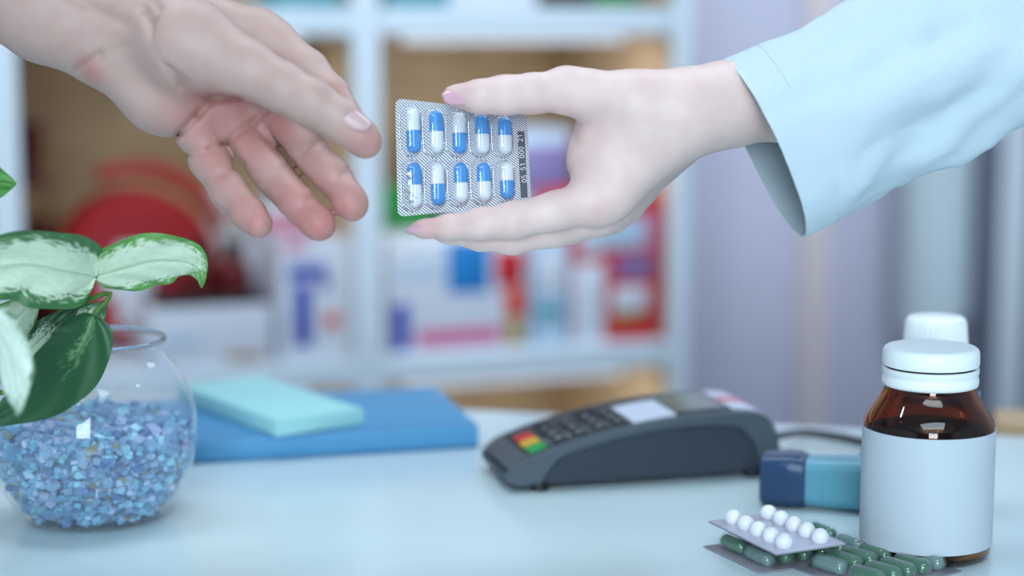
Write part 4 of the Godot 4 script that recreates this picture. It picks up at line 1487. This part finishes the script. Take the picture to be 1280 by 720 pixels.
func giving_hand() -> void:
	var root := gp(860, 140)
	var o := thing("person", "person in a white coat on the right whose bare hand holds out the capsule pack", "person", root)
	var trunk := []
	var r := func(px: float) -> float: return px * GZ / F
	var wrist := gp(900, 130, 0.004)
	# forearm
	trunk.append([gp(1300, 34, 0.085), gp(1000, 122, 0.018), r.call(58), r.call(48)])
	trunk.append([gp(1000, 122, 0.016), gp(905, 131, 0.006), r.call(46), r.call(46)])
	trunk.append([gp(1000, 124, 0.03), gp(905, 132, 0.018), r.call(42), r.call(40)])
	trunk.append([gp(905, 131, 0.006), gp(850, 142, 0.0), r.call(46), r.call(45)])
	# thumb side of the palm: metacarpal of the thumb and the web
	trunk.append([gp(850, 132, -0.004), gp(790, 128, -0.008), r.call(40), r.call(33)])
	trunk.append([gp(790, 128, -0.008), gp(712, 113, -0.008), r.call(33), r.call(24)])
	# metacarpals of the fingers, index nearest
	trunk.append([gp(850, 150, 0.0), gp(752, 246, -0.002), r.call(42), r.call(30)])
	trunk.append([gp(855, 150, 0.018), gp(757, 252, 0.016), r.call(40), r.call(30)])
	trunk.append([gp(862, 150, 0.032), gp(768, 250, 0.032), r.call(36), r.call(28)])
	trunk.append([gp(870, 150, 0.042), gp(785, 240, 0.046), r.call(32), r.call(24)])
	trunk.append([gp(800, 150, 0.0), gp(765, 205, 0.0), r.call(38), r.call(34)])
	trunk.append([gp(775, 142, 0.004), gp(742, 195, 0.004), r.call(26), r.call(26)])
	trunk.append([gp(745, 150, 0.008), gp(735, 200, 0.01), r.call(17), r.call(17)])
	var thumb := chain([gp(730, 116, -0.008), gp(705, 113, -0.009), gp(665, 117, -0.013), gp(630, 119, -0.016), gp(598, 121, -0.0165), gp(572, 120, -0.015)], [r.call(26), r.call(25), r.call(24), r.call(23.5), r.call(20), r.call(13)])
	thumb.append([gp(572, 120, -0.015), gp(563, 118, -0.0145), r.call(13), r.call(9)])
	var index := chain([gp(760, 242, -0.002), gp(740, 253, -0.004), gp(695, 264, -0.010), gp(640, 276, -0.013), gp(600, 280, -0.012), gp(560, 284, -0.008), gp(530, 286, -0.005)], [r.call(31), r.call(28), r.call(24), r.call(22), r.call(19), r.call(15), r.call(11)])
	index.append([gp(530, 286, -0.005), gp(520, 286, -0.0045), r.call(11), r.call(8)])
	var middle := chain([gp(765, 252, 0.016), gp(745, 268, 0.014), gp(690, 287, 0.006), gp(640, 298, 0.002), gp(600, 296, 0.004), gp(560, 290, 0.009), gp(535, 286, 0.012)], [r.call(29), r.call(27), r.call(22), r.call(19.5), r.call(17), r.call(14), r.call(10)])
	var ring := chain([gp(778, 250, 0.032), gp(758, 268, 0.032), gp(710, 284, 0.025), gp(665, 290, 0.02), gp(625, 285, 0.022), gp(590, 275, 0.026)], [r.call(27), r.call(25), r.call(21), r.call(18), r.call(16), r.call(12)])
	var little := chain([gp(790, 240, 0.046), gp(772, 258, 0.047), gp(735, 272, 0.044), gp(700, 274, 0.04), gp(675, 266, 0.04)], [r.call(23), r.call(21), r.call(18), r.call(15), r.call(11)])
	var groups := [{"k": 0.014, "bones": trunk}, {"k": 0.004, "bones": thumb}, {"k": 0.004, "bones": index}, {"k": 0.004, "bones": middle}, {"k": 0.004, "bones": ring}, {"k": 0.004, "bones": little}]
	for g in groups:
		for b in g.bones:
			b[0] -= root
			b[1] -= root
	var creases := []
	var sight := (gp(740, 200) - Vector3(0, T + EYE, 0)).normalized()
	for c in [[690, 146, 704, 160, 0.0016, 0.0014], [704, 160, 722, 180, 0.0014, 0.0013], [704, 150, 724, 157, 0.0014, 0.0007], [735, 283, 700, 292, 0.0016, 0.0006]]:
		creases.append([gp(c[0], c[1], 0.0) - root, gp(c[2], c[3], 0.0) - root, c[4], c[5], sight])
	var base := Color(0.86, 0.65, 0.59)
	var pink := Color(0.74, 0.40, 0.38)
	var spots := []
	for s in [[570, 122, -0.016, 0.02, 0.5], [530, 286, -0.008, 0.022, 0.65], [590, 282, -0.01, 0.018, 0.25], [635, 290, -0.018, 0.012, 0.25], [742, 268, -0.012, 0.016, 0.35], [712, 165, -0.008, 0.012, 0.55], [708, 92, -0.008, 0.012, 0.3], [675, 140, -0.016, 0.014, 0.25], [690, 240, -0.008, 0.012, 0.3]]:
		spots.append([gp(s[0], s[1], s[2]) - root, s[3], pink, s[4]])
	obj("hand_and_forearm", skin(groups, creases, 0.0021, 0.009, base, spots), mats.skin_pale, o)
	# nails
	obj("fingernail", nail_plate(gp(573, 116, -0.0207) - root, gp(553, 118, -0.0185) - gp(592, 114.5, -0.0215), Vector3(-0.1, 0.62, 0.78), mm(43), mm(26), 0.006), mats.nail_polish, o)
	obj("fingernail", nail_plate(gp(528, 292.5, -0.0065) - root, gp(507, 292, -0.005) - gp(548, 294, -0.008), Vector3(-0.1, -0.86, 0.45), mm(44), mm(24), 0.006), mats.nail_polish, o)
	sleeve(o, root)


func sleeve(o: Node3D, root: Vector3) -> void:
	var n := noise(1.0, FastNoiseLite.TYPE_SIMPLEX_SMOOTH, 3, 21)
	var ring := func(t: float, grow: float) -> Array:
		var out := []
		for i in 72:
			var f := TAU * i / 72.0
			var c := gp(953 + 340 * t, 185 - 158 * t, 0.008 + 0.075 * t)
			var a := (gp(953, 185) - gp(905 + 10 * t, 72 + 6 * t)) * 0.98
			var b := Vector3(-0.0055, 0.002, -0.046)
			var d := c + a * (cos(f) * grow) + b * (sin(f) * grow)
			# soft folds that run slanting along the sleeve
			var w := n.get_noise_3d(t * 3.2 + cos(f) * 0.9, cos(f) * 1.3 + t * 1.1, sin(f) * 1.3) * 0.007 * smoothstep(0.02, 0.35, t)
			w += 0.0035 * sin(t * 7.0 + cos(f) * 3.0) * smoothstep(0.1, 0.5, t)
			w += 0.010 * exp(-pow((cos(f) + 0.22 - 0.35 * t) / 0.24, 2.0)) * smoothstep(0.06, 0.45, t) * (1.0 if sin(f) < 0.0 else 0.0)
			w += 0.0016 * n.get_noise_2d(cos(f) * 2.0, sin(f) * 2.0 + 7.0)
			out.append(d + (a.normalized() * cos(f) + b.normalized() * sin(f)) * w - root)
		return out
	var st := begin()
	var nt := 60
	var rows := []
	for j in nt + 1: rows.append(ring.call(1.95 * j / nt, 1.0))
	var inner := []
	for j in 26: inner.append(ring.call(1.95 * j / nt, 0.972))
	st.set_smooth_group(0)
	for j in nt:
		for i in 72:
			var k := (i + 1) % 72
			quad(st, rows[j][i], rows[j + 1][i], rows[j + 1][k], rows[j][k])
	for j in 25:
		for i in 72:
			var k := (i + 1) % 72
			quad(st, inner[j][k], inner[j + 1][k], inner[j + 1][i], inner[j][i])
	st.set_smooth_group(1)
	for i in 72:
		var k := (i + 1) % 72
		quad(st, rows[0][i], rows[0][k], inner[0][k], inner[0][i])
	var shut := Vector3.ZERO
	for p in rows[nt]: shut += p / 72.0
	for i in 72:
		tri(st, rows[nt][i], shut, rows[nt][(i + 1) % 72])
	obj("sleeve", done(st), mats.coat, o)
	# the stitched hem near the cuff
	var hem := begin()
	hem.set_smooth_group(0)
	for j in 1:
		var ra: Array = ring.call(0.115, 1.004)
		var rb_: Array = ring.call(0.122, 1.004)
		for i in 72:
			var k := (i + 1) % 72
			quad(hem, ra[i], rb_[i], rb_[k], ra[k])
	obj("hem_seam", done(hem), mats.coat, o)


# ---------------------------------------------------------------- the capsule pack between thumb and fingers
func capsule_pack() -> void:
	var tl := at(494, 124, 0.984)
	var tr := at(658, 143, 0.996)
	var bl := at(497, 270, 0.982)
	var br := at(664, 253, 0.994)
	var mid := (tl + tr + bl + br) / 4.0
	var o := thing("capsule_pack", "silver blister pack of ten blue and white capsules held between thumb and fingers", "blister pack", mid)
	var X := (tr - tl + br - bl).normalized()
	var N := X.cross(tl - bl + tr - br).normalized()
	var flat := func(s: float, t: float, lift: float) -> Vector3:
		# s from left to right, t from bottom to top, both 0 to 1
		var p := bl.lerp(br, s).lerp(tl.lerp(tr, s), t)
		return p + N * lift - mid
	# foil sheet with round corners
	var st := begin()
	st.set_smooth_group(-1)
	var outline := []
	var rc := 0.055
	for c in [[1.0 - rc, 1.0 - rc, 0.0], [rc, 1.0 - rc, 0.5], [rc, rc, 1.0], [1.0 - rc, rc, 1.5]]:
		for i in 7:
			var f: float = PI * (c[2] + 0.5 * i / 6.0)
			outline.append(Vector2(c[0] + cos(f) * rc, c[1] + sin(f) * rc * 1.15))
	var im := Image.create(256, 256, false, Image.FORMAT_RGB8)
	for y in 256:
		for x in 256:
			var a := 0.5 + 0.5 * sin((x + y) * TAU / 16.0)
			var b := 0.5 + 0.5 * sin((x - y) * TAU / 16.0)
			var v := 0.45 + 0.55 * smoothstep(0.25, 0.75, a) * (0.75 + 0.25 * b)
			im.set_pixel(x, y, Color(v, v, v))
	var fm: StandardMaterial3D = mats.foil
	fm.albedo_texture = ImageTexture.create_from_image(im)
	fm.uv1_scale = Vector3(2.4, 2.2, 1)
	for i in outline.size():
		var k := (i + 1) % outline.size()
		for q in [[0.0004, 0], [-0.0003, 1]]:
			var pts := [Vector2(0.5, 0.5), outline[i], outline[k]]
			if q[1] == 1: pts.reverse()
			for p in [pts[0], pts[2], pts[1]]:
				st.set_uv(p)
				st.add_vertex(flat.call(p.x, p.y, q[0]))
		var a: Vector2 = outline[i]
		var b: Vector2 = outline[k]
		for p in [[a, 0.0004], [b, -0.0003], [a, -0.0003], [a, 0.0004], [b, 0.0004], [b, -0.0003]]:
			st.set_uv(p[0])
			st.add_vertex(flat.call(p[0].x, p[0].y, p[1]))
	obj("foil", done(st), mats.foil, o)
	var rowsy := [0.735, 0.255]
	var len_ := (tl - bl).length()
	var white_first := [[true, false, true, false, false], [false, true, false, false, true]]
	var shade := false
	for r in 2:
		for c in 5:
			var s := 0.108 + c * 0.1735
			var t: float = rowsy[r]
			var p: Vector3 = flat.call(s, t, 0.0)
			var up: Vector3 = (flat.call(s, t + 0.05, 0.0) - p).normalized()
			var scale_: float = (flat.call(s, 1.0, 0.0) - flat.call(s, 0.0, 0.0)).length() / len_
			var side := up.cross(N).normalized()
			var basis_ := Basis(side, up, N)
			var l := 0.0238 * scale_
			var shift := Vector3(0.0014, 0.0002, 0.0005)
			var tilt := Basis(Vector3(0, 0, 1), 0.02 - 0.012 * c)
			var xf := Transform3D(basis_ * tilt, p + N * 0.0012 + side * shift.x)
			# clear bubble: a stretched half pill
			var bub := Transform3D(basis_ * Basis.from_scale(Vector3(1, 1, 0.95)), p + N * 0.0006)
			obj("bubble", done(lathe(pill_shape(0.0268 * scale_, 0.0054), 28)), mats.blister, o, bub)
			var loop := []
			for q in 33:
				var f := TAU * q / 32.0
				var hl := 0.0135 * scale_ - 0.0054
				loop.append(Vector3(cos(f) * 0.0055, sin(f) * 0.0055 + (hl if sin(f) > 0.001 else -hl if sin(f) < -0.001 else 0.0), 0.0006))
			obj("bubble_rim", done(tube(loop, curve_f([0.00035, 0.00035], 33), 8)), mats.foil_torn, o, Transform3D(basis_, p))
			var top_white: bool = white_first[r][c]
			if r == 1 and c == 0:
				# the burst one: the capsule is there, the bubble is crushed with torn foil
				var torn := begin()
				torn.set_smooth_group(-1)
				var rng := RandomNumberGenerator.new()
				rng.seed = 4
				for i in 26:
					var q := Vector3(rng.randf_range(-0.0042, 0.0006), rng.randf_range(-0.009, 0.006), 0.0048)
					var e := Vector3(rng.randf_range(-0.002, 0.002), rng.randf_range(-0.003, 0.003), rng.randf_range(-0.0006, 0.0010))
					var g := Vector3(rng.randf_range(-0.002, 0.002), rng.randf_range(-0.002, 0.003), rng.randf_range(-0.0006, 0.0006))
					tri(torn, q, q + e, q + g)
				obj("torn_foil", done(torn), mats.foil_torn, o, Transform3D(basis_, p))
			var cap := obj("capsule", done(lathe(pill_shape(l, 0.00375, -1), 24)), mats.capsule_blue if top_white else mats.capsule_white, o, xf)
			obj("capsule_half", done(lathe(pill_shape(l, 0.0036, 1), 24)), mats.capsule_white if top_white else mats.capsule_blue, cap)
	# the stamped strip with the batch code at the right edge
	var band := begin()
	band.set_smooth_group(-1)
	quad(band, flat.call(0.922, 0.06, 0.0007), flat.call(0.974, 0.06, 0.0007), flat.call(0.974, 0.80, 0.0007), flat.call(0.922, 0.80, 0.0007))
	obj("code_strip", done(band), mats.ink_dark, o)
	var tm := TextMesh.new()
	tm.text = "05 51 000 21"
	var face_ := SystemFont.new()
	face_.font_names = PackedStringArray(["Droid Sans Mono"])
	tm.font = face_
	tm.font_size = 16
	tm.pixel_size = 0.00022
	tm.depth = 0.0002
	var q: Vector3 = flat.call(0.948, 0.5, 0.0009)
	var upd: Vector3 = (flat.call(0.945, 0.6, 0.0009) - q).normalized()
	obj("code_text", tm, mats.tablet, o, Transform3D(Basis(upd, N.cross(upd), N), q))


# ---------------------------------------------------------------- the hand that reaches
const RZ := 0.99


func rp(px: float, py: float, dz := 0.0) -> Vector3:
	return at(px, py, RZ + dz)


func reaching_hand() -> void:
	var root := rp(160, 90)
	var o := thing("person", "person on the left reaching an open bare hand towards the capsule pack", "person", root)
	var r := func(px: float) -> float: return px * RZ / F
	var trunk := []
	# forearm and wrist
	trunk.append([rp(-330, -150, 0.05), rp(-60, -48, 0.015), r.call(104), r.call(84)])
	trunk.append([rp(-60, -48, 0.015), rp(95, 10, 0.0), r.call(84), r.call(66)])
	trunk.append([rp(60, 22, -0.004), rp(130, 42, -0.006), r.call(56), r.call(52)])
	trunk.append([rp(80, -10, 0.01), rp(150, 0, 0.01), r.call(60), r.call(54)])
	# heel of the hand on the little finger's side
	trunk.append([rp(140, 62, -0.008), rp(200, 120, -0.010), r.call(48), r.call(40)])
	trunk.append([rp(200, 122, -0.008), rp(242, 150, -0.002), r.call(38), r.call(31)])
	trunk.append([rp(150, 50, 0.0), rp(268, 128, 0.002), r.call(46), r.call(33)])
	trunk.append([rp(160, 30, 0.008), rp(308, 102, 0.008), r.call(46), r.call(37)])
	trunk.append([rp(170, 0, 0.016), rp(330, 52, 0.018), r.call(44), r.call(34)])
	trunk.append([rp(300, 135, 0.002), rp(322, 152, 0.003), r.call(24), r.call(19)])
	# ball of the thumb
	trunk.append([rp(175, 20, -0.016), rp(235, 55, -0.028), r.call(46), r.call(50)])
	trunk.append([rp(235, 55, -0.028), rp(292, 82, -0.036), r.call(50), r.call(36)])
	var thumb := chain([rp(270, 72, -0.034), rp(310, 88, -0.038), rp(350, 108, -0.042), rp(388, 128, -0.045), rp(425, 151, -0.046), rp(452, 172, -0.046)], [r.call(38), r.call(34), r.call(29.5), r.call(28), r.call(25), r.call(21)])
	thumb.append([rp(452, 172, -0.046), rp(458, 178, -0.046), r.call(21), r.call(19)])
	var index := chain([rp(322, 42, 0.018), rp(345, 58, 0.014), rp(385, 88, 0.004), rp(415, 118, -0.006), rp(436, 142, -0.014)], [r.call(32), r.call(29), r.call(25), r.call(21), r.call(16)])
	var middle := chain([rp(312, 110, 0.006), rp(345, 150, 0.0), rp(384, 189, -0.014), rp(416, 222.5, -0.026), rp(439, 251, -0.034)], [r.call(29), r.call(25), r.call(24.5), r.call(21.5), r.call(19.5)])
	middle.append([rp(436, 254, -0.034), rp(440, 258, -0.035), r.call(20), r.call(18)])
	var ring := chain([rp(278, 140, 0.002), rp(309, 179, 0.0), rp(344, 221, -0.012), rp(373, 256, -0.03), rp(396, 280, -0.038)], [r.call(29), r.call(25), r.call(24.5), r.call(21), r.call(18.5)])
	ring.append([rp(398, 278, -0.038), rp(401, 281, -0.039), r.call(19.5), r.call(17.5)])
	var little := chain([rp(246, 160, -0.002), rp(262, 201, -0.004), rp(286, 238, -0.014), rp(310, 266, -0.024), rp(323, 280, -0.029)], [r.call(28), r.call(24), r.call(21.5), r.call(20), r.call(17.5)])
	var groups := [{"k": 0.014, "bones": trunk}, {"k": 0.004, "bones": thumb}, {"k": 0.004, "bones": index}, {"k": 0.004, "bones": middle}, {"k": 0.004, "bones": ring}, {"k": 0.004, "bones": little}]
	for g in groups:
		for b in g.bones:
			b[0] -= root
			b[1] -= root
	var creases := []
	var sight := (rp(260, 130) - Vector3(0, T + EYE, 0)).normalized()
	for c in [[203, 182, 226, 166, 0.0022, 0.0030], [226, 166, 248, 143, 0.0022, 0.0032], [248, 143, 264, 124, 0.0022, 0.0028], [264, 124, 300, 120, 0.003, 0.002],
			[232, 194, 262, 186, 0.0018, 0.0022], [262, 186, 284, 178, 0.0018, 0.0022], [288, 172, 318, 152, 0.0018, 0.0024], [318, 150, 345, 134, 0.0018, 0.0022],
			[186, 20, 205, 62, 0.004, 0.0035], [205, 62, 228, 106, 0.0035, 0.003], [196, 10, 216, 40, 0.003, 0.002], [100, 88, 130, 70, 0.0025, 0.002], [130, 70, 165, 58, 0.0022, 0.0012],
			[308, 92, 318, 118, 0.0016, 0.0014], [316, 92, 325, 112, 0.0014, 0.001], [364, 200, 398, 174, 0.0022, 0.0012], [394, 236, 428, 212, 0.002, 0.001], [322, 228, 360, 204, 0.0022, 0.0012],
			[352, 266, 390, 240, 0.002, 0.001], [330, 154, 352, 186, 0.0016, 0.0034], [352, 186, 372, 214, 0.0016, 0.003], [286, 178, 300, 206, 0.0016, 0.003], [258, 222, 304, 206, 0.0022, 0.0014], [284, 258, 326, 240, 0.002, 0.001], [90, 0, 160, 34, 0.004, 0.002]]:
		creases.append([rp(c[0], c[1], 0.004) - root, rp(c[2], c[3], 0.004) - root, c[4], c[5], sight])
	var base := Color(0.57, 0.39, 0.335)
	var pink := Color(0.56, 0.185, 0.165)
	var spots := []
	for s in [[440, 258, -0.05, 0.03, 0.6], [400, 280, -0.05, 0.036, 0.75], [324, 280, -0.045, 0.034, 0.7], [370, 235, -0.04, 0.03, 0.35], [295, 245, -0.03, 0.03, 0.35], [405, 210, -0.03, 0.03, 0.3], [462, 184, -0.06, 0.024, 0.6], [345, 150, -0.02, 0.022, 0.4], [310, 178, -0.025, 0.022, 0.4], [266, 200, -0.025, 0.022, 0.4], [250, 165, -0.03, 0.036, 0.7], [300, 140, -0.02, 0.036, 0.7], [20, 20, -0.02, 0.07, 0.0], [108, 92, -0.025, 0.014, 0.7], [350, 175, -0.02, 0.03, 0.3], [415, 112, -0.02, 0.016, 0.5], [375, 190, -0.035, 0.016, 0.25], [345, 222, -0.035, 0.016, 0.25]]:
		spots.append([rp(s[0], s[1], s[2]) - root, s[3], pink, s[4]])
	var cloth_path := [rp(-190, -100, 0.035) - root, rp(-330, -150, 0.06) - root, rp(-560, -220, 0.12) - root, rp(-800, -260, 0.2) - root]
	obj("shirt_sleeve", done(tube(curve(cloth_path, 24), curve_f([0.051, 0.052, 0.056, 0.062], 24), 40)), mats.shirt, o)
	obj("hand_and_forearm", skin(groups, creases, 0.0017, 0.006, base, spots), mats.skin_tan, o)
	obj("fingernail", nail_plate(rp(447, 146.5, -0.0545) - root, rp(466, 160, -0.0545) - rp(428, 133, -0.0545), Vector3(0.3, 0.7, 0.62), mm(40), mm(28), 0.009), mats.nail_bare, o)
